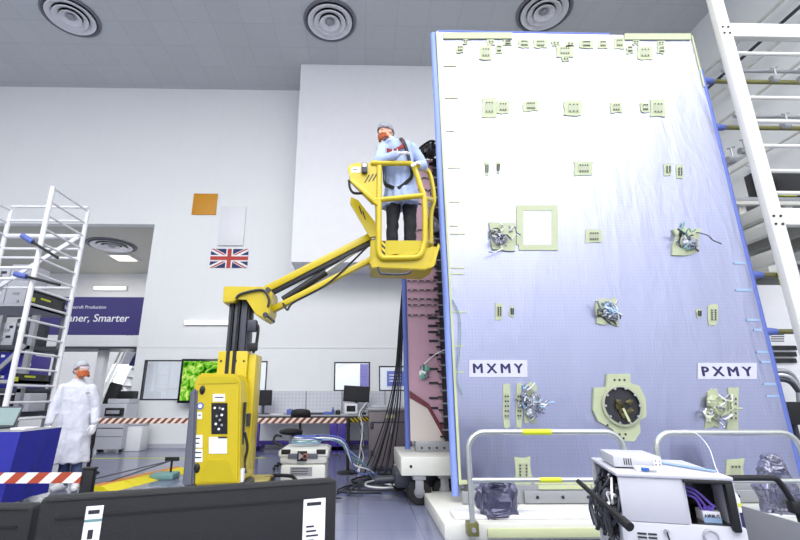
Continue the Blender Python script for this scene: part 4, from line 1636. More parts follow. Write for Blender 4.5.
def person(name, label, base, J, Sb, Fb, Fh, Uh, shoe_m, legs_m, coat_m, cap_m, coat_secs, sleeve_r, hk=1.0, group=None):
    root = TH(name, label, 'person', base, group)
    eyes = []
    mb = MB(skin)
    S, R_ = head_shape(mb, J['head'], Fh, Uh, hk)
    for sg in (-1, 1):
        eyes.append(J['head'] + S * sg * .031 * hk - Uh * .002 + Fh * .09 * hk)
    capsule(mb, [J['head'] - Uh * .06 - Fh * .01, J['neck']], [.052, .06])
    mb.loft([(J['neck'], .07, .06), (J['chest'] + V((0, 0, .14)), .17, .09), (J['chest'], .165, .11), ((J['chest'] + J['pelvis']) / 2, .14, .1), (J['pelvis'] + V((0, 0, .04)), .16, .11), (J['pelvis'] - V((0, 0, .08)), .14, .1)], Sb, Fb)
    for s in 'lr':
        capsule(mb, [J['sh' + s], J['el' + s], J['wr' + s]], [.056, .043, .031])
        capsule(mb, [J['hip' + s], J['kn' + s], J['an' + s]], [.082, .056, .043])
        capsule(mb, [J['wr' + s], J['wr' + s] + J['hd' + s] * .06], [.03, .02])
        capsule(mb, [J['an' + s] - V((0, 0, .03)), J['an' + s] - V((0, 0, .045)) + J['ft' + s] * .11], [.04, .03])
    eye_m = M('eye', (40, 34, 32), .3)
    remesh(mb, 'body', [skin, eye_m], root, .009, 2, pick=lambda c: 1 if min((c - e).length for e in eyes) < .0125 else 0)
    # beard
    rnd = random.Random(3)
    mb = MB(ginger)
    for k in range(40):
        an = rnd.uniform(-1.35, 1.35)
        dn = rnd.uniform(.045, .105)
        p = J['head'] + (S * math.sin(an) * .064 + Fh * (.034 + math.cos(an) * .066) - Uh * dn) * hk
        mb.sph(p, .02, 0, 8)
    for sg in (-1, 1):
        mb.sph(J['head'] + (S * sg * .02 - Uh * .048 + Fh * .096) * hk, (.024, .016, .012), 0, 8, R_)
    remesh(mb, 'beard', [ginger], root, .007, 1, warp=lambda c, n: n * noise.noise(c * 60) * .006)
    # cap
    mb = MB(cap_m)
    t = bmesh.new()
    bmesh.ops.create_icosphere(t, subdivisions=4, radius=1)
    dl = [v for v in t.verts if v.co.z < -.12 + .32 * (v.co.y if v.co.y > -.4 else -.4 - (v.co.y + .4) * .2)]
    bmesh.ops.delete(t, geom=dl, context='VERTS')
    for v in t.verts:
        n_ = noise.noise(v.co * 6) * .07 + noise.noise(v.co * 13) * .04
        v.co = V((v.co.x * .089, v.co.y * .109, v.co.z * .108)) * ((1.0 + n_) * hk)
    mb._take(t, Matrix.Translation(J['head'] + Uh * .024 - Fh * .01) @ R_.to_4x4(), 0)
    band_ = []
    for k in range(28):
        an = k / 28 * 2 * PI
        y = math.sin(an)
        band_.append(J['head'] + Uh * .024 - Fh * .01 + R_ @ V((math.cos(an) * .086, y * .105, -.012 + .03 * y)) * hk)
    mb.tube(band_, .008, 8, 0, closed=True)
    mb.build('hair_cap', root, smooth=80)
    # coat
    mb = MB(coat_m)
    nk = J['neck']
    mb.loft([(nk + V((0, 0, .022)), .078, .076), (nk - V((0, 0, .015)), .095, .09), (nk - V((0, 0, .05)), .15, .105), (J['chest'] + V((0, 0, .135)), .205, .125), (J['chest'] + V((0, 0, .06)), .21, .135)] + coat_secs[4:], Sb, Fb, 28)
    for s in 'lr':
        capsule(mb, [J['sh' + s], J['sh' + s].lerp(J['el' + s], .5), J['el' + s], J['el' + s].lerp(J['wr' + s], .9)], [sleeve_r[0], sleeve_r[1], sleeve_r[2], sleeve_r[3]])
    ctr = (J['chest'] + J['pelvis']) / 2

    def fold(c, n):
        low = max(0, min(1, (ctr.z + .1 - c.z) / .5))
        h = math.atan2((c - ctr).dot(Fb), (c - ctr).dot(Sb))
        a_ = math.sin(h * 9 + c.z * 2) * .011 * low
        return n * (a_ + noise.noise(V((c.x * 11, c.y * 11, c.z * 7))) * .012 + noise.noise(c * 26) * .004)
    remesh(mb, 'coat', [coat_m], root, .011, 2, warp=fold)
    for s, curl, tsg in (('l', J['curl'][0], J['th'][0]), ('r', J['curl'][1], J['th'][1])):
        hand('glove', root, J['wr' + s], J['hd' + s], J['pn' + s], tsg, glove_m, curl)
        mb2 = MB(legs_m)
        capsule(mb2, [J['hip' + s] - V((0, 0, .05)), J['kn' + s], J['an' + s]], [.1, .078, .068])
        remesh(mb2, 'trouser_leg', [legs_m], root, .012, 2, warp=lambda c, n: n * noise.noise(V((c.x * 9, c.y * 9, c.z * 14))) * .012)
        mb2 = MB(shoe_m)
        a_ = J['an' + s]
        f_ = J['ft' + s]
        capsule(mb2, [V((a_.x, a_.y, base[2] + .055)) - f_ * .04, V((a_.x, a_.y, base[2] + .055)) + f_ * .08, V((a_.x, a_.y, base[2] + .045)) + f_ * .17], [.055, .052, .044])
        capsule(mb2, [V((a_.x, a_.y, base[2] + .06)), V((a_.x, a_.y, base[2] + .14))], [.055, .058])
        sh = remesh(mb2, 'shoe', [shoe_m], root, .009, 2)
        for v in sh.data.vertices:
            zz = v.co.z + WLOC[sh.name].z
            if zz < base[2] + .006:
                v.co.z = base[2] + .006 - WLOC[sh.name].z
    return root


# standing person in the white coat
yp = at(75, 490, Z=0).y
G = lambda x, y, dy=0.0: at(x, y, Y=yp + dy)
fl_, fr_ = G(62, 487), G(75, 487)
Fb = V((.22, -1, 0)).normalized()
Sb = V((1, .22, 0)).normalized()
Fh = V((.74, -.6, .26)).normalized()
Uh = (V((-.1, .0, 1)) - Fh * V((-.1, 0, 1)).dot(Fh)).normalized()
J = dict(head=G(81.5, 370), neck=G(78.5, 380.5), chest=G(77, 396), pelvis=G(74, 425),
         shl=G(63.5, 389), ell=G(54, 408, -.05), wrl=G(48.5, 424, -.12), shr=G(91.5, 389.5), elr=G(95.5, 408, .03), wrr=G(95, 424, -.05),
         hipl=G(69, 430), knl=V((G(64.5, 460).x, yp, .5)), anl=V((fl_.x, yp, .1)), hipr=G(79, 430), knr=V((G(76, 460).x, yp, .5)), anr=V((fr_.x, yp, .1)),
         hdl=V((-.15, -.25, -1)).normalized(), hdr=V((-.05, -.25, -1)).normalized(), pnl=V((-.2, -1, .2)), pnr=V((.9, -.5, 0)),
         ftl=V((-.1, -1, 0)).normalized(), ftr=V((.45, -.9, 0)).normalized(), curl=(.25, .45), th=(-1, 1))
cs = [(G(78.3, 383), .075, .065), (G(77.8, 385.5), .13, .085), (G(77.3, 389), .2, .105), (G(76.8, 396), .215, .13), (G(75.5, 410), .21, .135), (G(74, 425), .215, .14), (G(71.5, 440), .24, .16), (G(69, 452), .26, .175), (G(67.5, 462), .275, .185)]
pw = person('person', 'person in long white coat and hairnet standing by the blue covered table', ((fl_.x + fr_.x) / 2, yp, 0), J, Sb, Fb, Fh, Uh, glove_m, jean, coat_w, net_m, cs, (.082, .075, .07, .058), hk=1.14)
mb = MB(ink)
q = G(88, 393, -.155)
mb.obox(q, (.07, .006, .012), Matrix.Rotation(-.2, 3, 'Z'))
o = mb.build('breast_print', pw)
# goggles
mb = MB(film, ink)
c = J['head'] + Uh * .002 + Fh * .107
Sx = Fh.cross(Uh).normalized()
mb.obox(c, (.13, .012, .045), Matrix((Sx, Fh, Uh)).transposed(), 0, .005)
mb.tube([c + Sx * .066, c + Sx * .088 - Fh * .09], .004, 6, 1)
mb.tube([c - Sx * .066, c - Sx * .088 - Fh * .09], .004, 6, 1)
mb.build('safety_glasses', pw)

# worker up in the basket
yw = 5.02
G = lambda x, y, dy=0.0: at(x, y, Y=yw + dy)
zf_ = at(400, 257, Y=YBA).z + .012
Fb = V((-.5, -.85, 0)).normalized()
Sb = V((.86, -.5, 0)).normalized()
Fh = V((-.72, -.62, -.18)).normalized()
Uh = (V((-.12, 0, 1)) - Fh * V((-.12, 0, 1)).dot(Fh)).normalized()
lx, rx = G(392, 245).x, G(410, 245).x
J = dict(head=G(385.5, 132.5), neck=G(391.5, 141), chest=G(397, 155), pelvis=G(401, 190),
         shl=G(383, 148.5), ell=G(378.5, 161, -.2), wrl=G(397, 154.5, -.28), shr=G(412, 149), elr=G(423, 166, .02), wrr=G(418.5, 165, -.2),
         hipl=G(394, 196), knl=V((G(392, 222).x, yw - .03, zf_ + .48)), anl=V((lx, yw, zf_ + .1)), hipr=G(409, 196), knr=V((G(410, 222).x, yw - .02, zf_ + .48)), anr=V((rx, yw, zf_ + .1)),
         hdl=V((1, -.1, .22)).normalized(), hdr=V((-.5, -.6, -.1)).normalized(), pnl=V((.1, -.3, 1)), pnr=V((.1, .1, 1)),
         ftl=V((-.5, -.85, 0)).normalized(), ftr=V((-.3, -.9, 0)).normalized(), curl=(.35, .9), th=(1, -1))
cs = [(G(391.5, 143), .075, .07), (G(392.5, 145.5), .14, .09), (G(395, 149), .19, .11), (G(397, 156), .205, .135), (G(399, 172), .2, .135), (G(400.5, 186), .205, .14), (G(401, 196), .225, .16), (G(400.5, 202), .24, .165), (G(400, 207), .25, .17)]
wk = person('person', 'person in pale blue coat and red harness leaning in the raised yellow basket', ((lx + rx) / 2, yw, zf_), J, Sb, Fb, Fh, Uh, black, trous, coat_b, net_d, cs, (.082, .076, .068, .056), hk=1.08)
# harness
ctr = J['chest'] + V((0, 0, -.05))


def strap(pts, w, mat, nm):
    """a flat strap lying on the coat, swept along points"""
    mb = MB(mat)
    pts = smoothline(pts, 5)
    for i in range(len(pts) - 1):
        p, q = pts[i], pts[i + 1]
        d = (q - p)
        if d.length < 1e-5:
            continue
        out = ((p + q) / 2 - ctr)
        out.z = 0
        out.normalize()
        x = d.normalized()
        y = (out - x * out.dot(x)).normalized()
        R_ = Matrix((x, y, x.cross(y))).transposed()
        mb.obox((p + q) / 2, (d.length * 1.15, .012, w), R_)
    return mb.build(nm, wk, smooth=60)


def torso(u, z, k=1.16, a=.205, b=.135):
    """point on the coat: u angle in turns from the wearer's front"""
    f = (z - J['pelvis'].z) / (J['chest'].z - J['pelvis'].z)
    c = J['pelvis'].lerp(J['chest'], f)
    an = u * 2 * PI
    s_ = 1.0 if z < J['chest'].z else max(.62, 1 - (z - J['chest'].z) * 2.2)
    return c + Sb * (math.sin(an) * a * k * s_) + Fb * (math.cos(an) * b * k)


zc_, zp_ = J['chest'].z, J['pelvis'].z
strap([torso(-.17, zc_ + .13), torso(-.13, zc_ + .06), torso(-.06, zc_ + .02), torso(.0, zc_ - .03)], .05, red_web, 'chest_strap')
strap([torso(-.12, zc_ + .12), torso(-.1, zc_ + .05), torso(-.02, zc_ - .02), torso(.08, zc_ + .0), torso(.14, zc_ + .08), torso(.16, zc_ + .14)], .045, red_web, 'chest_strap')
strap([torso(-.14, zc_ + .14), torso(-.13, zc_), torso(-.12, zc_ - .2), torso(-.13, zp_ + .1), torso(-.05, zp_ - .0), torso(.02, zp_ - .05), torso(.1, zp_ + .02), torso(.16, zp_ + .12), torso(.15, zc_ - .15), torso(.14, zc_ + .05), torso(.13, zc_ + .15)], .045, black, 'harness_strap')
mb = MB(steel)
c = torso(.03, zc_ - .04, 1.24)
mb.tube([c + V((math.cos(k * PI / 6) * .03, -.01, math.sin(k * PI / 6) * .03)) for k in range(12)], .006, 6, closed=True)
mb.build('harness_ring', wk)

# ============================================================ WHITE SCAFFOLD TOWER ON THE LEFT
sx = at(28.5, 300, Y=7.25).x
sy0, sy1 = 7.25, 8.3
zt = at(52, 187, Y=sy0).z


sx2 = at(10, 215, Y=sy1).x
tower = TH('scaffold_tower', 'white scaffold tower with ladder frames behind the standing person', 'scaffold', ((sx + sx2) / 2, (sy0 + sy1) / 2, 0))


def scaffold(x):
    t = tower
    for y in (sy0, sy1):
        MB(white).cyl((x, y, .12), (x, y, zt), .042, seg=12).build('post', t)
        mb = MB(black)
        mb.lathe([(.02, -.02), (.07, -.025), (.075, 0), (.07, .025), (.02, .02)], (x, y, .076), (1, 0, 0), 20)
        mb.build('castor', t)
    z = zt - .01
    while z > .3:
        MB(white).cyl((x, sy0, z), (x, sy1, z), .02, seg=10).build('rung', t)
        z -= .262
    for z in (zt - .62, 2.35):
        beam(MB(white), (x, sy0, z), (x, sy1, z), .05, .1).build('ladder_beam', t)


scaffold(sx)
scaffold(sx2)
for i, (y, yy) in enumerate([(207, sy1), (221, sy1), (236.5, sy1), (249, sy1), (258, sy1), (268, sy0), (279, sy0), (288, sy1)]):
    z = at(60, y, Y=yy).z
    MB(white).cyl((sx2, yy, z), (sx, yy, z), .026 if i != 2 else .05, seg=10).build('level_tube', tower)
beam(MB(white), (sx2 + .1, sy1 - .06, at(30, 290, Y=sy1).z), (sx - .05, sy1 - .06, at(82, 238, Y=sy1).z), .04, .08).build('diagonal_brace', tower)
for (x0, y0, x1, y1, xb, lb) in ((23, 236, 58, 258, .35, 'upper black rod with blue grip leaning in the scaffold'), (16, 274, 60, 285, .3, 'lower black rod with blue grip leaning in the scaffold')):
    p, q = at(x0, y0, Y=sy0 - .075), at(x1, y1, Y=sy0 - .075)
    t = TH('padded_rod', lb, 'rod', p, 'rods with blue grips')
    MB(black).cyl(p, q, .022, seg=8).build('rod', t)
    MB(blue_dk).cyl(p.lerp(q, -.02), p.lerp(q, xb * .8), .045, seg=12).build('grip', t)
for (y0, y1) in ((289, 306), (373, 383)):
    r = RX(33, y0, 70, y1, sy0 + .08)
    dk = MB(lgrey).box(sx2 + .06, sx - .06, sy0 + .1, sy1 - .06, r[2], r[2] + .05).build('deck_board', tower)
    MB(screen_b).box(sx - .1, sx - .06, sy0 + .09, sy1 - .05, r[2], r[3]).build('toe_board', dk)
    mb = MB(lime)
    zc_ = (r[2] + r[3]) / 2
    mb.box(sx - .062, sx - .055, sy0 + .12, sy0 + .22, zc_ - .05, zc_ + .02)
    mb.box(sx - .062, sx - .055, sy0 + .35, sy0 + .6, zc_ + .02, zc_ + .05)
    mb.pieces('label_plate', dk)
# test racks behind the scaffold
YR = 9.2


shz = at(20, 299, Y=YR).z
t = TH('equipment_stand', 'dark steel equipment stand with shelves behind the scaffold tower', 'stand', (at(15, 400, Y=YR).x, YR + .5, 0))
xa, xb = at(-45, 350, Y=YR).x, at(30, 350, Y=YR).x
for z in (shz - .12, at(20, 345, Y=YR).z, at(20, 388, Y=YR).z, at(20, 412, Y=YR).z):
    MB(dgrey).box(xa, xb, YR, YR + 1.0, z - .1, z, 0, .01).build('shelf', t)
for x in (xa + .05, (xa + xb) / 2, xb - .05):
    for yy in (YR + .05, YR + .95):
        MB(lgrey).box(x - .05, x + .05, yy - .05, yy + .05, 0, shz - .12).build('post', t)
beam(MB(lgrey), (xb - .1, YR - .02, at(40, 345, Y=YR).z), (xb - 1.2, YR - .02, at(40, 410, Y=YR).z), .04, .09).build('brace', t)
shelf_specs = [(-20, 262, 8, 299, shz - .12, cool_white, 'pale instrument unit at the left edge on the high shelf'), (9, 258, 29, 299, shz - .12, cool_white, 'pale instrument unit with round sockets on the high shelf'),
               (-10, 322, 14, 345, at(20, 345, Y=YR).z, cool_white, 'white instrument unit on the middle shelf at the left edge'), (14.5, 318, 29, 345, at(20, 345, Y=YR).z, dgrey, 'dark instrument unit on the middle shelf behind the ladder frame'),
               (-8, 352, 12, 388, at(20, 388, Y=YR).z, blue_cloth, 'blue instrument unit on the lower shelf behind the ladder frame'), (13, 355, 29, 388, at(20, 388, Y=YR).z, purple, 'purple instrument unit on the lower shelf beside the person')]
for i, (x0, y0, x1, y1, zb, cm, lb) in enumerate(shelf_specs):
    r = RX(x0, y0, x1, y1, YR + .1)
    tt = TH('instrument_unit', lb, 'instrument', ((r[0] + r[1]) / 2, YR + .4, zb), 'instrument units on the stand')
    MB(cm).box(r[0], r[1], YR + .1, YR + .7, zb, zb + (r[3] - r[2]), 0, .02).build('case', tt)
    rnd = random.Random(i)
    mb = MB(ink, lgrey, lime, sheet_w)
    for k in range(6):
        x = rnd.uniform(r[0] + .06, r[1] - .1)
        z = rnd.uniform(zb + .08, zb + (r[3] - r[2]) - .1)
        if k % 2:
            mb.cyl((x, YR + .1, z), (x, YR + .07, z), rnd.uniform(.025, .06), seg=14, mi=k % 2)
        else:
            mb.box(x, x + rnd.uniform(.06, .2), YR + .085, YR + .1, z, z + .05, rnd.choice((0, 1, 3)))
    mb.pieces('front_control', tt)
for k, (x0, y0, x1, y1, cm, lb) in enumerate(((-8, 395, 12, 412, black_pl, 'black box on the lowest shelf at the left edge'), (14, 394, 29, 412, cool_white, 'white box on the lowest shelf behind the person'))):
    r = RX(x0, y0, x1, y1, YR + .1)
    zb = at(20, 412, Y=YR).z
    tag(MB(cm, ink).box(r[0], r[1], YR + .1, YR + .6, zb, zb + r[3] - r[2], 0, .02).box(r[0] + .05, r[1] - .1, YR + .09, YR + .1, zb + .06, zb + .12, 1).build('storage_box'), lb, 'box', 'boxes on the lowest shelf')

# ============================================================ BLUE COVERED TABLE WITH LAPTOP
yt0, yt1 = 5.35, 6.05
tz = at(30, 430, Y=yt0 + .2).z
tx1 = at(18, 445, Y=yt0).x
tx0 = tx1 - 1.9
t = TH('covered_table', 'table wrapped in deep blue cloth at the left edge', 'table', ((tx0 + tx1) / 2, (yt0 + yt1) / 2, 0))
mb = MB(lgrey)
mb.box(tx0, tx1, yt0, yt1, tz - .03, tz, 0, .01)
mb.build('tabletop', t)
# pleated skirt
mb = MB(blue_cloth)
ring_t, ring_b = [], []
per = []
n = 40
for k in range(n):
    per.append((tx0 + (tx1 - tx0) * k / n, yt0))
for k in range(n // 2):
    per.append((tx1, yt0 + (yt1 - yt0) * k / (n // 2)))
for k in range(n):
    per.append((tx1 - (tx1 - tx0) * k / n, yt1))
for k in range(n // 2):
    per.append((tx0, yt1 - (yt1 - yt0) * k / (n // 2)))
rows = []
cxm, cym = (tx0 + tx1) / 2, (yt0 + yt1) / 2
for j in range(6):
    z = tz - .005 - (tz - .12) * j / 5
    row = []
    for i, (x, y) in enumerate(per):
        w = (math.sin(i * .55) * .018 + noise.noise(V((x * 2, y * 2, z * 1.5))) * .05) * j / 5
        d = V((x - cxm, y - cym, 0))
        d = V((d.x / (tx1 - tx0), d.y / (yt1 - yt0), 0)).normalized()
        tap = -.12 * j / 5 if x > tx1 - .3 else 0
        row.append(mb.bm.verts.new((x + d.x * (w + .006) + tap * .5, y + d.y * (w + .006), z)))
    rows.append(row)
for a_, b_ in zip(rows, rows[1:]):
    mb.bridge(a_, b_, 0)
mb.build('table_skirt', t, smooth=80)
for x in (tx0 + .15, tx1 - .22):
    for y in (yt0 + .15, yt1 - .15):
        MB(lgrey).cyl((x, y, .0), (x, y, tz - .03), .025, seg=10).build('leg', t)
q = at(-16, 431, Y=yt0 + .35)
t = TH('laptop', 'open grey laptop on the blue covered table', 'laptop', (q.x, yt0 + .35, tz))
MB(dgrey, ink).box(q.x - .2, q.x + .2, yt0 + .3, yt0 + .56, tz, tz + .02, 0, .005).box(q.x - .17, q.x + .17, yt0 + .33, yt0 + .45, tz + .02, tz + .023, 1).build('keyboard_base', t)
mb = MB(dgrey, M('laptop_screen', (140, 160, 160), .2))
Rl = Matrix.Rotation(-.35, 3, 'X') @ Matrix.Rotation(0, 3, 'Z')
mb.obox((q.x - .02, yt0 + .62, tz + .13), (.4, .015, .26), Rl, 0, .005)
mb.obox(V((q.x - .02, yt0 + .62, tz + .13)) + Rl @ V((0, -.009, 0)), (.37, .004, .22), Rl, 1)
mb.build('screen', t)
r = RX(20, 424, 34, 429, yt0 + .4)
t = TH('notepad', 'white open notepad on the blue covered table beside the laptop', 'notepad', ((r[0] + r[1]) / 2, yt0 + .4, tz))
MB(sheet_w).box(r[0], r[1], yt0 + .25, yt0 + .5, tz, tz + .02, 0, .004).build('pages', t)

# ============================================================ BARRIER TAPES, POSTS, CABLE RAMP
YB1 = at(348, 473, Z=0).y


def stanchion(x, y, z, label):
    t = TH('barrier_post', label, 'barrier post', (x, y, 0), 'black barrier posts')
    MB(black_pl).lathe([(.001, .055), (.05, .05), (.17, .025), (.185, .012), (.185, 0), (.001, 0)], (x, y, 0), seg=28).build('base', t)
    MB(black_pl).cyl((x, y, .045), (x, y, z), .028, seg=14).build('pole', t)
    MB(black).cyl((x, y, z - .1), (x, y, z + .04), .038, seg=14).build('tape_head', t)


pz = at(348, 420.5, Y=YB1).z
ptx = at(348, 445, Y=YB1).x
stanchion(ptx, YB1, pz, 'black barrier post with a round base left of the grey cabinet')
p2 = at(97, 419.5, Y=YB1)
stanchion(p2.x - .02, YB1, pz, 'black barrier post hidden behind the standing person')
tag(MB(hazard).box(p2.x, ptx - .03, YB1 - .004, YB1 + .004, pz - .045, pz + .045).build('barrier_tape', smooth=0), 'thin red and white barrier tape stretched behind the yellow lift', 'barrier tape')
MBx = MB(hazard_y)
a = at(353, 421, Y=YB1)
b = at(369, 419, Y=YB1 + .3)
mb = MB(hazard_y)
beam(mb, (ptx + .03, YB1, pz), (b.x, YB1 + .3, b.z), .004, .08, bev=0)
tag(mb.build('barrier_tape', smooth=0), 'short yellow and black tape between the barrier post and grey cabinet', 'barrier tape')
yn = 5.15
a, b = at(-2, 478, Y=yn), at(79, 478, Y=yn)
xe = at(85, 480, Y=yn).x
tag(MB(hazard_n).box(a.x - 1.2, b.x + .02, yn - .005, yn + .005, a.z - .052, a.z + .052).build('barrier_tape', smooth=0), 'broad low red and white tape in front of the blue table', 'barrier tape')
r = RX(79, 470, 91, 500, yn)
t = TH('tape_box', 'black upright box at the end of the broad low tape', 'box', (xe, yn + .07, 0))
MB(black_pl).box(r[0], r[1], yn + .006, yn + .08, 0, r[3], 0, .012).build('body', t)
MB(black).box(r[0] - .004, r[1] + .004, yn, yn + .086, r[3], r[3] + .02, 0, .006).build('lid', t)
# cable ramp
A, Bq = at(95, 491, Z=0), at(178, 471, Z=0)
mb = MB(M('ramp_yellow', (222, 206, 20), .5), M('ramp_orange', (206, 128, 40), .55))
d = (Bq - A).normalized()
nrm = V((-d.y, d.x, 0))
L_ = (Bq - A).length
segs = 4
for k in range(segs):
    p, q = A + d * (L_ * k / segs), A + d * (L_ * (k + .97) / segs)
    prof = [(-.28, 0), (-.08, .07), (.08, .07), (.28, 0)]
    P0 = [p + nrm * u + V((0, 0, z)) for u, z in prof]
    P1 = [q + nrm * u + V((0, 0, z)) for u, z in prof]
    v0 = [mb.bm.verts.new(v) for v in P0]
    v1 = [mb.bm.verts.new(v) for v in P1]
    for j in range(3):
        mb.bm.faces.new((v0[j], v0[j + 1], v1[j + 1], v1[j])).material_index = 1 if j else 0
    mb.bm.faces.new(v0[::-1])
    mb.bm.faces.new(v1)
    mb.bm.faces.new((v0[0], v1[0], v1[3], v0[3]))
tag(mb.build('cable_ramp', smooth=0), 'yellow and orange cable ramp lying on the floor left of the lift', 'cable ramp')
c = at(170, 478, Z=0)
t = TH('floor_stand', 'small black floor stand with rods beside the cable ramp', 'stand', (c.x, c.y, 0))
h = at(170, 459, Y=c.y).z
MB(black).cyl((c.x, c.y, .02), (c.x, c.y, h), .018, seg=8).obox((c.x, c.y, h), (.22, .05, .06), None, 0, .01).build('upright', t)
MB(teal).box(c.x - .25, c.x + .12, c.y - .2, c.y + .1, 0, .09, 0, .02).build('foot_block', t)
for dx, dy in ((-1.15, -.5), (-.75, -.9)):
    MB(dgrey).cyl((c.x, c.y, h - .02), (c.x + dx, c.y + dy, .02), .01, seg=6).build('rod', t)

# ============================================================ WORKBENCH AT THE BACK
yb0 = YW - 1.05
bz = at(300, 415, Y=yb0).z
bxa, bxb = at(250, 415, Y=yb0).x, at(404, 415, Y=yb0).x
t = TH('workbench', 'long workbench with purple frame along the back wall', 'workbench', ((bxa + bxb) / 2, yb0 + .45, 0))
MB(lgrey, ink).box(bxa, bxb, yb0, yb0 + .9, bz - .05, bz, 0, .006).box(bxa, bxb, yb0 - .012, yb0 + .02, bz - .09, bz - .03, 1).build('worktop', t)
for px_ in (255, 333.5, 342, 402):
    x = at(px_, 435, Y=yb0 + .1).x
    MB(purple).box(x - .09, x + .09, yb0 + .08, yb0 + .2, 0, bz - .05, 0, .006).build('leg', t)
    MB(purple).box(x - .09, x + .09, yb0 + .08, yb0 + .85, .03, .13, 0, .006).build('foot_rail', t)
MB(purple).box(bxa, bxb, yb0 + .78, yb0 + .84, .1, .19, 0, .004).build('stretcher', t)
pz0, pz1 = bz + .03, at(300, 391, Y=YW - .08).z
peg = M('perforated_panel', (214, 216, 226), .5, m=.1)
grid_lines(peg, ('X', 'Z'), (.09, .09), .022, (188, 190, 202), amount=.5)
MB(peg).box(bxa, bxb, YW - .1, YW - .06, pz0 - .03, pz1, 0, 0).build('back_panel', t, smooth=0)
for px_ in (262, 306, 342, 385):
    x = at(px_, 400, Y=YW - .1).x
    MB(lgrey).box(x - .015, x + .015, YW - .12, YW - .055, bz - .03, pz1).build('panel_upright', t)


def monitor(x0, y0, x1, y1, Y, tilt, label, arm=True, zfoot=None):
    r = RX(x0, y0, x1, y1, Y)
    c = V(((r[0] + r[1]) / 2, Y, (r[2] + r[3]) / 2))
    t = TH('monitor', label, 'monitor', (c.x, Y + .05, zfoot), 'dark bench monitors')
    R_ = Matrix.Rotation(tilt, 3, 'Y')
    MB(black_pl).obox(c, (r[1] - r[0], .05, r[3] - r[2]), R_, 0, .01).build('casing', t)
    MB(screen_b).obox(c - V((0, .027, 0)), (r[1] - r[0] - .04, .006, r[3] - r[2] - .04), R_).build('screen', t)
    MB(dgrey).box(c.x - .03, c.x + .03, Y + .025, Y + .07, zfoot, c.z).box(c.x - .14, c.x + .14, Y - .05, Y + .14, zfoot, zfoot + .02, 0, .006).build('stand', t)


monitor(343.5, 386, 369.5, 402, yb0 + .45, .06, 'wide dark monitor on the bench above the small white tablet', zfoot=bz)
monitor(255, 390, 272, 405.5, yb0 + .5, 0, 'dark monitor on the bench just right of the yellow lift', zfoot=bz)
r = RX(344.5, 403.5, 357.5, 412.5, yb0 + .2)
t = TH('tablet', 'small white framed tablet standing on the bench', 'tablet', ((r[0] + r[1]) / 2, yb0 + .22, bz))
MB(sheet_w).box(r[0], r[1], yb0 + .18, yb0 + .22, bz + .02, r[3], 0, .01).build('frame', t)
MB(screen_b).box(r[0] + .05, r[1] - .05, yb0 + .174, yb0 + .18, bz + .07, r[3] - .05).build('screen', t)
MB(lgrey).box((r[0] + r[1]) / 2 - .08, (r[0] + r[1]) / 2 + .08, yb0 + .2, yb0 + .32, bz, bz + .03, 0, .005).build('stand', t)
for i, (px_, w_, h_, mt_, nm, lb) in enumerate(((290, .14, .12, blue_dk, 'tool_box', 'small blue box on the bench left of the black chair back'), (318, .34, .05, dgrey, 'hand_tool', 'dark flat tool lying on the bench right of the black chair back'),
                                               (327, .2, .06, blue_dk, 'tool_box', 'low blue box on the bench beside the flat dark tool'), (333, .05, .17, blue_dk, 'spray_bottle', 'slim blue bottle on the bench left of the tablet'),
                                               (338, .12, .1, black, 'tool_box', 'small black box on the bench next to the slim blue bottle'), (362, .2, .05, black, 'hand_tool', 'dark low tool on the bench right of the tablet'), (277, .3, .02, sheet_w, 'paper_sheet', 'white papers on the bench near the lift'))):
    x = at(px_, 412, Y=yb0 + .2).x
    mb = MB(mt_, lgrey)
    if nm == 'spray_bottle':
        mb.lathe([(.001, 0), (.04, 0), (.04, .1), (.016, .13), (.016, .17), (.001, .17)], (x, yb0 + .2, bz), seg=14)
    elif nm == 'hand_tool':
        mb.box(x - w_ / 2, x + w_ / 2, yb0 + .16, yb0 + .24, bz, bz + h_, 0, .012).box(x - w_ / 2 - .06, x - w_ / 2, yb0 + .18, yb0 + .22, bz, bz + .03, 1, .006)
    else:
        mb.box(x - w_ / 2, x + w_ / 2, yb0 + .12, yb0 + .3, bz, bz + h_, 0, .01)
        if nm == 'tool_box':
            mb.box(x - w_ / 4, x + w_ / 4, yb0 + .19, yb0 + .22, bz + h_, bz + h_ + .02, 1, .004)
    tag(mb.build(nm), lb, nm.replace('_', ' '), 'small things on the workbench')

# black saddle chair
yc = 8.6
c = at(291, 433, Y=yc)
t = TH('work_chair', 'black saddle stool with a small backrest behind the white case', 'chair', (c.x, yc, 0))
r = RX(279, 427.5, 303, 434.5, yc)
mb = MB(black)
mb.sph(((r[0] + r[1]) / 2, yc, r[2] + .05), ((r[1] - r[0]) / 2, .2, .06), 0, 18)
mb.build('seat', t)
r2 = RX(292, 410, 309, 421.5, yc + .15)
mb = MB(black)
for k in range(13):
    an = -1.1 + 2.2 * k / 12
    mb.sph(((r2[0] + r2[1]) / 2 + math.sin(an) * (r2[1] - r2[0]) / 2, yc + .25 - math.cos(an) * .12, (r2[2] + r2[3]) / 2 + math.cos(an) * .05), (.05, .04, .08), 0, 10)
mb.build('backrest', t)
mb = MB(black)
bx_ = (r2[0] + r2[1]) / 2
mb.tube(smoothline([(c.x, yc, r[2]), (c.x + .16, yc + .12, r[2] - .02), (bx_, yc + .16, r2[2] - .1), (bx_, yc + .15, r2[2] + .08)], 5), .025, 8)
mb.build('back_stem', t)
MB(lgrey).cyl((c.x, yc, .1), (c.x, yc, r[2]), .03, seg=12).build('gas_column', t)
mb = MB(black)
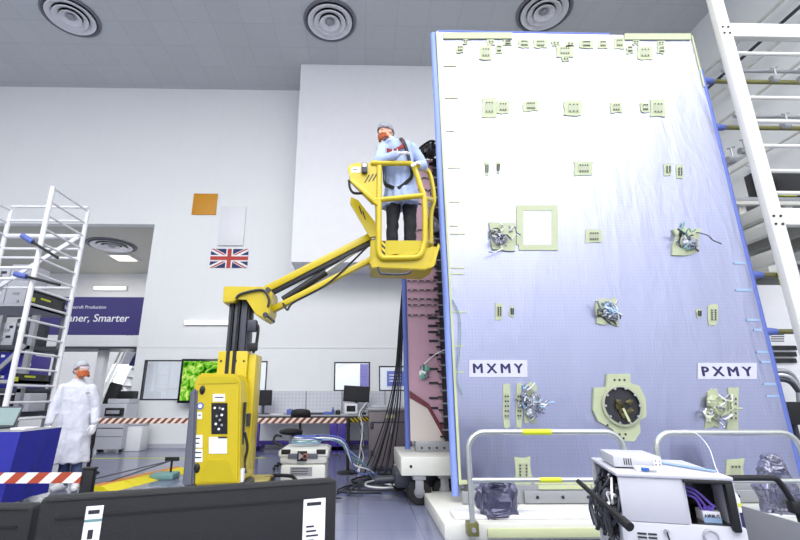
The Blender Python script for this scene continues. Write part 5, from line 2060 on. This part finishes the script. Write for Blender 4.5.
for k in range(5):
    an = k * 2 * PI / 5
    e_ = V((c.x + math.cos(an) * .3, yc + math.sin(an) * .3, .07))
    beam(mb, (c.x, yc, .12), e_, .05, .035)
    mb.sph(e_ - V((0, 0, .04)), .03, 0, 8)
mb.build('star_base', t)

# white transport case with cables on top
ye = 6.1
r = RX(279, 448.5, 327, 486, ye)
zc0 = at(303, 500, Y=ye).z
t = TH('equipment_trolley', 'white wheeled equipment trolley with coiled hoses on top', 'trolley', ((r[0] + r[1]) / 2, ye + .3, 0))
mb = MB(warm_white)
mb.box(r[0], r[1], ye, ye + .6, .42, r[3], 0, .04)
mb.box(r[0] - .015, r[1] + .015, ye - .015, ye + .6, r[3] - .1, r[3] - .02, 0, .02)
mb.box(r[0] + .02, r[1] - .02, ye, ye + .6, .1, .42, 0, .03)
mb.build('body', t)
q = RX(288, 451, 318, 461, ye - .01)
mb = MB(mgrey, black, M('orange_knob', (176, 100, 76), .4), lgrey)
zq = (q[2] + q[3]) / 2
mb.box(q[0], q[1], ye - .02, ye, zq - .03, zq + .03, 0, .004)
mb.box(q[0] + .12, q[1] - .14, ye - .03, ye, q[2], q[3], 1, .006)
mb.prism([(q[0] + .14, ye - .032, q[2] + .015), (q[0] + .2, ye - .032, zq), (q[0] + .14, ye - .032, q[3] - .015)], (0, -.004, 0), 3)
mb.cyl(((q[0] + q[1]) / 2 + .03, ye - .03, zq), ((q[0] + q[1]) / 2 + .03, ye - .055, zq), .033, seg=16, mi=2)
mb.cyl(((q[0] + q[1]) / 2 + .03, ye - .055, zq), ((q[0] + q[1]) / 2 + .03, ye - .06, zq), .022, seg=12, mi=1)
mb.build('valve_panel', t)
mb = MB(lgrey, ink)
q = RX(290, 467, 312, 476, ye - .01)
mb.box(q[0], q[1], ye - .006, ye, q[2], q[3], 0)
for k in range(3):
    mb.box(q[0] + .02, q[1] - .05, ye - .008, ye - .006, q[2] + .02 + k * .03, q[2] + .028 + k * .03, 1)
mb.build('label_plate', t, smooth=0)
mb = MB(black)
mb.tube(smoothline([at(266, 482, Y=ye - .12), at(269, 477, Y=ye - .2), at(274, 475.5, Y=ye - .22), at(290, 476, Y=ye - .2), at(296, 480, Y=ye)], 5), .022, 8)
mb.build('handle', t)
mb = MB(black)
mb.tube(smoothline([(r[0], ye + .1, .75), (r[0] - .08, ye + .1, .76), (r[0] - .1, ye + .1, .68), (r[0], ye + .1, .64)], 5), .016, 8)
mb.build('handle', t)
for x in (r[0] + .08, r[1] - .08):
    MB(black).box(x - .06, x + .06, ye - .018, ye, r[3] - .07, r[3] - .01, 0, .006).build('corner_clip', t)
    for yy in (ye + .1, ye + .5):
        MB(black).cyl((x - .02, yy, .05), (x + .02, yy, .05), .05, seg=16).build('castor', t)
rnd = random.Random(9)
hs = [(blue_h, 'pale blue hose coiled on the white trolley'), (teal, 'teal hose looping from the white trolley to the cabinet'), (sheet_w, 'white lead tangled on the white trolley'), (blue_dk, 'blue lead running off the white trolley')]
zt_ = r[3] + .02
cx = (r[0] + r[1]) / 2
for i, (mt_, lb) in enumerate(hs):
    pts = []
    for k in range(12 + i):
        an = k * 1.15 + i
        pts.append((cx + math.cos(an) * (.16 + .05 * rnd.random()), ye + .3 + math.sin(an) * .16, zt_ + .01 + .004 * k + .016 * i))
    x2 = cx + .36 + i * .05
    pts += [(x2, ye + .3, zt_ + .05), (x2 + .16, ye + .45, zt_ - .06 - .1 * i), (x2 + .4, ye + .7, .35 - .05 * i), (x2 + .62, ye + 1.0 + .1 * i, .05), (x2 + 1.0, ye + 1.5 + .1 * i, .02)]
    tag(MB(mt_).tube(smoothline(pts, 5), .009 + .003 * (i == 1), 7).build('hose'), lb, 'hose', 'hoses on the white trolley')

# grey cabinet and the black cables
yg = at(388, 472, Z=0).y
r = RX(369, 411, 412, 470, yg)
t = TH('grey_cabinet', 'tall grey metal cabinet behind hanging black cables', 'cabinet', ((r[0] + r[1]) / 2, yg + .4, 0))
MB(grey_cab).box(r[0], r[1], yg, yg + .8, .08, r[3], 0, .012).build('body', t)
MB(lgrey, tape_e).box(r[0] - .02, r[1] + .02, yg - .02, yg + .82, r[3], r[3] + .05, 0, .01).box(r[0] + .3, r[0] + .45, yg - .005, yg, r[3] - .12, r[3] - .06, 1).build('top', t)
mb = MB(dgrey, lgrey)
mb.box(r[0] + .03, r[1] - .03, yg - .01, yg, r[3] - .2, r[3] - .18, 0)
for z in (.25, r[3] - .3):
    mb.box(r[0] + .02, r[0] + .08, yg - .015, yg, z, z + .1, 0, .004)
mb.box(r[0] + .38, r[0] + .42, yg - .02, yg, .62, .8, 1, .006)
mb.pieces('door_hardware', t)
for x in (r[0] + .1, r[1] - .1):
    MB(black).cyl((x - .02, yg + .12, .04), (x + .02, yg + .12, .04), .04, seg=14).build('castor', t)
mb = MB(cool_white)
mb.box(r[0] + .05, r[0] + .38, yg + .1, yg + .5, r[3] + .05, r[3] + .09, 0, .01)
tag(mb.build('document_tray'), 'flat pale tray on top of the grey cabinet', 'tray')
mb = MB(sheet_w, dgrey)
xg = r[0]
for k in range(9):
    pts = [(xg - .02 - .02 * rnd.random(), yg + .1 + .05 * k, 1.15 - .02 * k)]
    for j in range(5):
        pts.append((xg - .09 - .08 * rnd.random(), yg + .05 + .06 * k, .98 - .19 * j))
    pts.append((xg - .25 + .1 * rnd.random(), yg - .1, .02))
    mb.tube(smoothline(pts, 4), .008, 6, k % 2)
tag(mb.build('cable_bundle'), 'tangle of white leads down the left side of the grey cabinet', 'cable')
for i, jt in enumerate((0, 1.6, 2.1, 3.4, 4.9, 5.3, 6.2, 7.6)):
    x0 = 404 - i * .6
    ya = yg - .35 - .04 * i
    pts = [at(405.5 - .35 * i, 258 + 3 * i, Y=ya), at(403 - .5 * i, 320, Y=ya), at(401.5 - .8 * jt, 370, Y=ya), at(399.5 - 1.6 * jt, 410, Y=ya), at(396 - 2.4 * jt, 440, Y=ya), at(393 - 3.4 * jt, 466, Y=ya)]
    e = V(pts[-1])
    pts += [V((e.x - .1, ya - .15, .03)), V((e.x - .35 - .1 * (i % 3), ya - .5 - .12 * i, .02)), V((e.x + .25 - .2 * (i % 4), ya - .75 - .1 * i, .02))]
    tag(MB((black, black, dgrey, black)[i % 4]).tube(smoothline(pts, 7), .0095, 7).build('hanging_cable'), 'black cable hanging in front of the grey cabinet and curling on the floor', 'cable', 'black cables hanging by the mauve panel')
for i in range(6):
    c = at(372 + 6 * i, 481 + (i % 3) * 3, Z=0)
    pts = [(c.x + math.cos(k * .9 + i) * (.25 + .1 * rnd.random()), c.y + math.sin(k * .9 + i) * .3, .02 + .012 * i) for k in range(8)]
    tag(MB((black, dgrey, sheet_w)[i % 3]).tube(smoothline(pts, 5), .013, 6).build('floor_cable'), 'loop of cable lying on the floor under the grey cabinet', 'cable', 'cable loops on the floor')
q = at(386, 494, Z=0)
tag(MB(blue_dk).box(at(333, 495, Z=0).x, at(392, 495, Z=0).x, q.y, q.y + .05, 0, .004).build('floor_tape'), 'blue tape line on the floor left of the trolley', 'tape')

# ============================================================ FOREGROUND: MONITOR BACKS
dsk_z = .66
t = TH('desk', 'grey desk under the two foreground monitors', 'desk', (-.5, .95, 0))
MB(lgrey).box(-1.6, .35, .72, 1.45, dsk_z - .03, dsk_z, 0, .01).build('desktop', t)
for x in (-1.55, .3):
    for y in (.77, 1.4):
        MB(dgrey).box(x - .025, x + .025, y - .025, y + .025, 0, dsk_z - .03).build('leg', t)


def big_monitor(TL, TR_, label, stickers, seam):
    TL, TR_ = V(TL), V(TR_)
    d = (TR_ - TL)
    w = d.length
    x = d.normalized()
    z = V((0, 0, 1))
    z = (z - x * x.dot(z)).normalized()
    y = z.cross(x)
    c = (TL + TR_) / 2
    base = V((c.x + y.x * .1, c.y + y.y * .1, dsk_z))
    t = TH('monitor', label, 'monitor', base, 'black foreground monitors seen from behind')
    Mx = Matrix((x, y, z)).transposed().to_4x4()
    Mx.translation = TL
    h = .36
    mb = MB(black_pl)
    mb.T = Mx
    mb.box(0, w, 0, .035, -h, 0, 0, .006)
    mb.build('back_cover', t)
    mb = MB(black)
    mb.T = Mx
    mb.box(seam[0] * w, seam[1] * w, -.0015, .001, -.034, -.030)
    mb.box(0.01, w - .01, -.0012, .001, -.006, -.005)
    mb.box(w * .3, w * .7, -.012, .0, -.3, -.12, 0, .008)
    mb.build('vent_slot', t)
    mb = MB(screen_b)
    mb.T = Mx
    mb.box(.012, w - .012, .035, .037, -h + .02, -.012)
    mb.build('screen', t)
    for (u, v0, v1, ww, ln) in stickers:
        mb = MB(sheet_w, ink, teal)
        mb.T = Mx
        mb.box(u, u + ww, -.0016, 0, -v1, -v0, 0)
        mb.box(u + ww * .15, u + ww * .8, -.002, -.0016, -v0 - .012, -v0 - .006, 1)
        if ln:
            mb.box(u, u + ww, -.002, -.0016, -v0 - .024, -v0 - .02, 2)
            mb.box(u + ww * .3, u + ww * .6, -.002, -.0016, -v0 - .05, -v0 - .036, 1)
        else:
            for k in range(4):
                mb.box(u + ww * .15, u + ww * (.5 + .1 * (k % 3)), -.002, -.0016, -v0 - .05 - k * .008, -v0 - .047 - k * .008, 1)
        mb.build('sticker', t, smooth=0)
    mb = MB(dgrey)
    mb.T = Mx
    mb.box(w * .46, w * .54, -.03, 0, -h - .02, -.15)
    mb.build('neck', t)
    MB(dgrey).box(c.x - .13, c.x + .13, c.y - .1, c.y + .12, dsk_z, dsk_z + .015, 0, .006).box(c.x - .03, c.x + .03, c.y - .045, c.y - .005, dsk_z, c.z - .3).build('stand', t)
    return t


# both lean on one level: the top edge is level, the right one swings away to the right
zm_ = 1.105
TLp, TRp = at(41, 498.5, Z=zm_), at(337, 479.5, Z=zm_)
big_monitor(TLp, TRp, 'wide black monitor back across the bottom with two white stickers', [((TRp - TLp).length * .135, .017, .09, .026, 1), ((TRp - TLp).length * .868, .032, .11, .044, 0)], (.05, .92))
zs_ = 1.085
TLq, TRq = at(-95, 507, Z=zs_), at(34, 506, Z=zs_)
big_monitor(TLq, TRq, 'black monitor back cut by the bottom left corner', [], (.2, .9))

# ============================================================ WHITE CONSOLE ON THE RIGHT
zt = .85
A = at(617, 472.5, Z=zt)
ang = -.28
ex = V((math.cos(ang), math.sin(ang), 0))
ey = V((-math.sin(ang), math.cos(ang), 0))
Mx = Matrix((ex, ey, V((0, 0, 1)))).transposed().to_4x4()
Mx.translation = V((A.x, A.y, 0))
CW, CD = .8, .66
kx = CW / (770 - 617)
con = TH('console', 'white wheeled test console with an open bay of purple hoses', 'console', (A.x + CW / 2, A.y + .3, 0))


def CB(*m):
    mb = MB(*m)
    mb.T = Mx
    return mb


def cz(y):   # height on the console's front for an image row
    return at(650, y, Y=A.y - .05).z


def cxx(x):
    return (x - 617) * kx * (1.0)


u1, u2 = cxx(678), cxx(714)
CW = u2 + .07
zl = cz(523)
CB(cool_white).box(0, CW, 0, CD, .1, zl, 0, .01).build('lower_cabinet', con)
CB(cool_white).box(0, u1, 0, .02, zl, zt - .02, 0, .004).build('front_panel', con)
mb = CB(cool_white)
mb.box(-.01, u2 + .05, -.01, CD, zt - .02, zt, 0, .006)
mb.build('top_plate', con)
mb = CB(cool_white)
mb.box(0, .03, CD - .04, CD, zl, zt - .02)
mb.box(u1, u1 + .015, .02, CD, zl, zt - .02)
mb.box(u2 + .02, u2 + .05, 0, CD, zl, zt - .02)
mb.box(.02, u2 + .02, CD - .02, CD, zl, zt - .02)
mb.build('inner_wall', con)
CB(screen_b).box(u1 + .015, u2 + .02, .2, .22, zl, zt - .02).box(u1 + .015, u2 + .02, .02, .2, zl, zl + .004).build('bay_lining', con)
mb = CB(black_pl)
mb.box(u2, u2 + .04, -.025, .02, zl - .02, zt - .03, 0, .01)
mb.box(u1, u2 + .04, -.02, .02, zt - .038, zt - .02, 0, .006)
mb.build('bay_handle', con)
mb = CB(ink)
for k in range(4):
    z = cz(534) - k * .018
    mb.box(cxx(628), cxx(636.5), -.003, .01, z - .009, z)
    mb.box(cxx(638), cxx(646), -.003, .01, z - .009, z)
mb.pieces('vent_slot', con)
mb = CB(steel, black)
z = cz(531)
mb.cyl((cxx(655), 0, z), (cxx(655), -.015, z), .012, seg=14)
mb.tube([(cxx(655), -.012, z), (cxx(656), -.02, z - .04), (cxx(658), -.02, z - .1)], .004, 6, 1)
mb.build('key_lock', con)
mb = CB(steel, cool_white)
z = cz(533)
mb.lathe([(.036, 0), (.036, -.012), (.028, -.014), (.027, -.008, 1), (.001, -.008, 1)], (cxx(694), 0, z), (0, 1, 0), 28)
mb.build('round_button', con)
for x in (.08, CW - .08):
    for y in (.08, CD - .08):
        CB(black).cyl((x - .02, y, .05), (x + .02, y, .05), .05, seg=16).build('castor', con)
# inside the left bay: cabling and boards
mb = CB(dgrey, screen_b)
mb.box(.03, u1, .2, .23, zl, zt - .04, 1)
for k in range(4):
    mb.box(.015, .05, .1 + .12 * k, .18 + .12 * k, zl + .02, zl + .16 + .03 * (k % 2), 0, .005)
mb.build('circuit_box', con)
rnd = random.Random(12)
mb = CB(black, dgrey, sheet_w, teal)
for k in range(26):
    y0_ = rnd.uniform(.03, .55)
    pts = [(rnd.uniform(-.02, .04), y0_, zt - .04 - rnd.uniform(0, .1))]
    for j in range(4):
        pts.append((rnd.uniform(-.07, .03), y0_ + rnd.uniform(-.1, .1), zt - .1 - .09 * j - rnd.uniform(0, .05)))
    mb.tube(smoothline(pts, 4), rnd.choice((.006, .009, .012)), 6, rnd.choice((0, 0, 0, 0, 1, 1, 1, 2)))
mb.build('side_cabling', con)
CB(cool_white).box(-.012, .006, CD - .05, CD, .1, zt - .02).build('side_frame', con)
CB(cool_white).box(-.012, .006, 0, .03, .1, zl).build('side_frame', con)
# purple hoses in the bay
for i in range(3):
    mb = CB(purple_h)
    pts = [(u1 - .01, .1 + .02 * i, zt - .07 - .02 * i), (u1 + .07, .08, zt - .08 - .022 * i), (u1 + .14 - .02 * i, .07 + .01 * i, zt - .15 - .02 * i), (u1 + .15 - .02 * i, .07, zl + .08), (u1 + .1, .09 + .02 * i, zl + .015)]
    mb.tube(smoothline(pts, 7), .0065, 8)
    o = mb.build('purple_hose')
    tag(o, ('outermost', 'middle', 'innermost')[i] + ' of the purple hoses curving in the open bay of the white console', 'hose', 'purple hoses in the console bay')
mb = CB(sheet_w, navy, blue_h)
b0 = u1 + (u2 - u1) * .48
bw = (u2 - u1) * .44
zb1 = cz(511)
mb.box(b0, b0 + bw, .06, .16, zl + .004, zb1, 0, .003)
mb.box(b0, b0 + bw, .057, .06, zl + .004, (zl + zb1) / 2, 2)
mb.text('AIRBUS', bw * .27, (b0 + bw * .05, .059, zb1 - .03), bold=.0004, mi=1)
tag(mb.build('cardboard_box', smooth=0), 'small white and pale blue box in the open bay of the console', 'box')
# white power unit on the console with a cable tester in front
r0, r1 = .03, cxx(668) + .045
mb = CB(cool_white)
t = TH('power_unit', 'white flat power unit lying on top of the console', 'power unit', (A.x + .1, A.y + .35, zt))
h_ = .072
mb.box(r0 - .005, r1 - .03, .16, .5, zt + .008, zt + h_, 0, .006)
mb.build('casing', t)
mb = CB(ink, sheet_w)
for k in range(4):
    mb.box(r0 + .05 + .012 * k, r0 + .055 + .012 * k, .157, .162, zt + .022, zt + .058)
mb.pieces('vent_slot', t)
mb = CB(sheet_w, ink)
mb.box(r1 - .075, r1 - .035, .15, .162, zt + .016, zt + .062, 0, .003)
for k in range(2):
    for j in range(2):
        mb.cyl((r1 - .065 + .02 * k, .15, zt + .03 + .02 * j), (r1 - .065 + .02 * k, .147, zt + .03 + .02 * j), .004, seg=8, mi=1)
mb.build('socket_plate', t)
mb = CB(black)
for x in (r0 + .02, r1 - .06):
    for y in (.19, .46):
        mb.cyl((x, y, zt), (x, y, zt + .009), .012, seg=10)
mb.build('foot', t)
t = TH('cable_tester', 'small white module with a blue plug in front of the power unit', 'module', (A.x + .2, A.y + .1, zt))
a_, b_ = cxx(640), cxx(670)
mb = CB(sheet_w)
mb.box(a_, b_, .06, .13, zt, zt + .024, 0, .004)
mb.build('body', t)
mb = CB(M('blue_plug', (40, 90, 170), .4), steel)
mb.box(a_ + .02, a_ + .06, .045, .07, zt + .006, zt + .024, 0, .004).box(a_ + .06, a_ + .1, .05, .07, zt + .008, zt + .014, 1, .002)
mb.build('plug', t)
# black angled pole at the left of the console
p, q = at(578, 481, Y=A.y + .25), at(622, 520, Y=A.y - .12)
t = TH('boom_pole', 'black tubular arm sticking out left of the white console', 'arm', p)
MB(black_pl).cyl(p, q, .014, .017, 12).build('tube', t)
MB(black).cyl(q, q + (q - p).normalized() * .06, .024, seg=12).build('grip', t)
# blue tubing lying on the console top
for i in range(2):
    mb = CB((blue_h, M('blue_tube', (50, 110, 170), .35))[i])
    mb.tube(smoothline([(cxx(684), .42 + .02 * i, zt + .008), (cxx(698), .3 + .02 * i, zt + .008), (cxx(708), .2 + .03 * i, zt + .009), (cxx(719), .12 + .02 * i, zt + .009)], 5), .006, 7)
    tag(mb.build('thin_tube'), ('pale', 'deep blue')[i] + ' thin tube lying across the console top', 'tube', 'thin tubes on the console')

# pull bar trolley with grey tray right of the console
yt = A.y - .1
p0 = at(712, 479, Y=yt + .9)
t = TH('tray_trolley', 'grey sided tray trolley with a black push bar at the lower right', 'trolley', (at(770, 560, Y=yt).x, yt + .3, 0))
mb = MB(black_pl)
Yh = yt + .75
mb.tube(smoothline([at(714, 479, Y=Yh), at(730, 478, Y=Yh), at(770, 478, Y=Yh), at(777, 480, Y=Yh), at(783, 487, Y=Yh), at(796, 508, Y=Yh), at(801, 520, Y=Yh)], 5), .02, 10)
mb.obox(at(796, 507, Y=Yh), (.09, .06, .08), None, 0, .015)
mb.build('push_bar', t)
zz = at(741, 506, Y=yt + .5).z
a, b = at(741, 506, Y=yt + .5), at(815, 533, Z=zz)
mb = MB(lgrey)
g0, g1 = V((a.x, a.y, zz)), V((b.x + .1, b.y, zz))
bk = V((0, .42, 0))
for p, q in ((g0, g1), (g0 + bk, g1 + bk), (g0, g0 + bk), (g1, g1 + bk)):
    dd = (q - p)
    nn = V((-dd.y, dd.x, 0)).normalized() * .008
    mb.prism([p, q, q - V((0, 0, .22)), p - V((0, 0, .22))], nn)
mb.prism([g0 - V((0, 0, .2)), g1 - V((0, 0, .2)), g1 + bk - V((0, 0, .2)), g0 + bk - V((0, 0, .2))], (0, 0, .01))
mb.build('tray', t)
mb = MB(lime)
cc = g0.lerp(g1, .55) - V((0, .01, .09))
nn = V((-(g1 - g0).y, (g1 - g0).x, 0)).normalized()
mb.prism([cc + (g1 - g0).normalized() * u + V((0, 0, w)) - nn * .004 for u, w in ((-.025, -.02), (.025, -.02), (0, .026))], nn * .003)
mb.build('warning_label', t, smooth=0)
for p in (g0 + V((.05, .05, 0)), g1 + V((-.05, .05, 0)), g0 + bk + V((.05, -.05, 0)), g1 + bk + V((-.05, -.05, 0))):
    MB(dgrey).box(p.x - .02, p.x + .02, p.y - .02, p.y + .02, .08, zz - .2).build('leg', t)
    MB(black).cyl((p.x - .015, p.y, .045), (p.x + .015, p.y, .045), .045, seg=14).build('castor', t)
pe = at(801, 520, Y=Yh)
MB(black_pl).cyl(pe, (pe.x, pe.y, .3), .02, seg=10).build('push_bar_leg', t)
MB(dgrey).box(min(g0.x, pe.x), pe.x + .02, Yh - .1, Yh + .02, .28, .31).box(pe.x - .02, pe.x + .02, g0.y + .2, Yh + .02, .28, .31).build('chassis_bar', t)
# bubble wrap in the tray
mb = MB(M('bubble_film', (176, 172, 214), .18, m=.2, var=.25, scale=30, bump=1, bscale=45))
t_ = bmesh.new()
bmesh.ops.create_grid(t_, x_segments=46, y_segments=26, size=1)
for v in t_.verts:
    p = g0.lerp(g1, (v.co.x * .47 + .5)) + bk * (v.co.y * .46 + .5)
    v.co = V((p.x, p.y, zz - .03 + noise.noise(V((p.x * 7, p.y * 7, 2))) * .05 + noise.noise(V((p.x * 24, p.y * 24, 5))) * .028))
ext = bmesh.ops.solidify(t_, geom=list(t_.faces), thickness=.006)
mb._take(t_, Matrix.Identity(4), 0)
tag(mb.build('bubble_wrap', smooth=50), 'crumpled lilac bubble wrap filling the grey tray', 'bubble wrap')
# white bottle-like valve with a strap at the console corner
c = at(734, 500, Y=yt + .18)
t = TH('valve_bottle', 'white capped bottle on a purple strap at the console corner', 'bottle', (c.x, c.y, c.z - .1))
MB(sheet_w).lathe([(.001, -.06), (.026, -.06), (.028, .01), (.02, .03), (.014, .04), (.014, .07), (.001, .07)], c, seg=16).build('body', t)
MB(lime).lathe([(.029, -.03), (.0295, -.02), (.029, -.01)], c, seg=16).tube([c + V((-.02, 0, .07)), c + V((-.05, 0, .1))], .004, 6).build('band', t)
MB(navy).box(c.x - .005, c.x + .03, c.y - .01, c.y + .01, c.z - .3, c.z - .05, 0, .004).build('strap', t)
# clear lines arching from the console to the guardrail
tag(MB(sheet_w).tube(smoothline([at(683, 430, Y=YPF - .1), at(697, 434, Y=YPF - .2), at(709, 448, Y=4.2), at(716, 468, Y=3.6), at(727, 486, Y=A.y + .3)], 7), .0035, 6).build('clear_line'), 'thin clear line arching from the guardrail down to the console', 'line')

# ============================================================ LIGHT
def area(name, loc, sx_, sy_, power, rot=(0, 0, 0), col=(1, 1, 1)):
    l = bpy.data.lights.new(name, 'AREA')
    l.shape = 'RECTANGLE'
    l.size, l.size_y, l.energy, l.color = sx_, sy_, power, col
    o = bpy.data.objects.new(name, l)
    COL.objects.link(o)
    o.location = loc
    o.rotation_euler = rot
    return o


LC = (1.0, 1.0, .985)
for i, x in enumerate((-8.5, -3.4, 1.8, 6.6)):
    for j, y in enumerate((-6.6, -2.6, 1.4)):
        lamp = area('ceiling_lamp', (x, y, ZC - .06), 5.0, 3.9, (315, 305, 278)[j], col=LC)
area('corridor_fill', ((OP_X + 3.2) / 2, YW + 1.8, 3.15), 6, 1.2, 170, col=LC)  # added area light, brightens the room behind the windows
area('bay_fill', (-9.5, YW + 2.8, OP_Z - .05), 4, 1.5, 130, col=(1, .99, .93))  # area light added for the bay, separate from its modelled fittings
area('bay_fill', (-9.0, YW + 2.0, 2.2), 4, 1.0, 130, col=(.97, 1, .95))  # added fill below the balcony, no fitting; brightens the stairs
w = bpy.data.worlds.new('world')
w.use_nodes = True
w.node_tree.nodes['Background'].inputs[0].default_value = (.6, .62, .7, 1)
w.node_tree.nodes['Background'].inputs[1].default_value = .3
SC.world = w
SC.view_settings.view_transform = 'Standard'
SC.view_settings.look = 'None'
SC.view_settings.gamma = 1
SC.view_settings.exposure = 0.0
SC.view_settings.use_curve_mapping = False
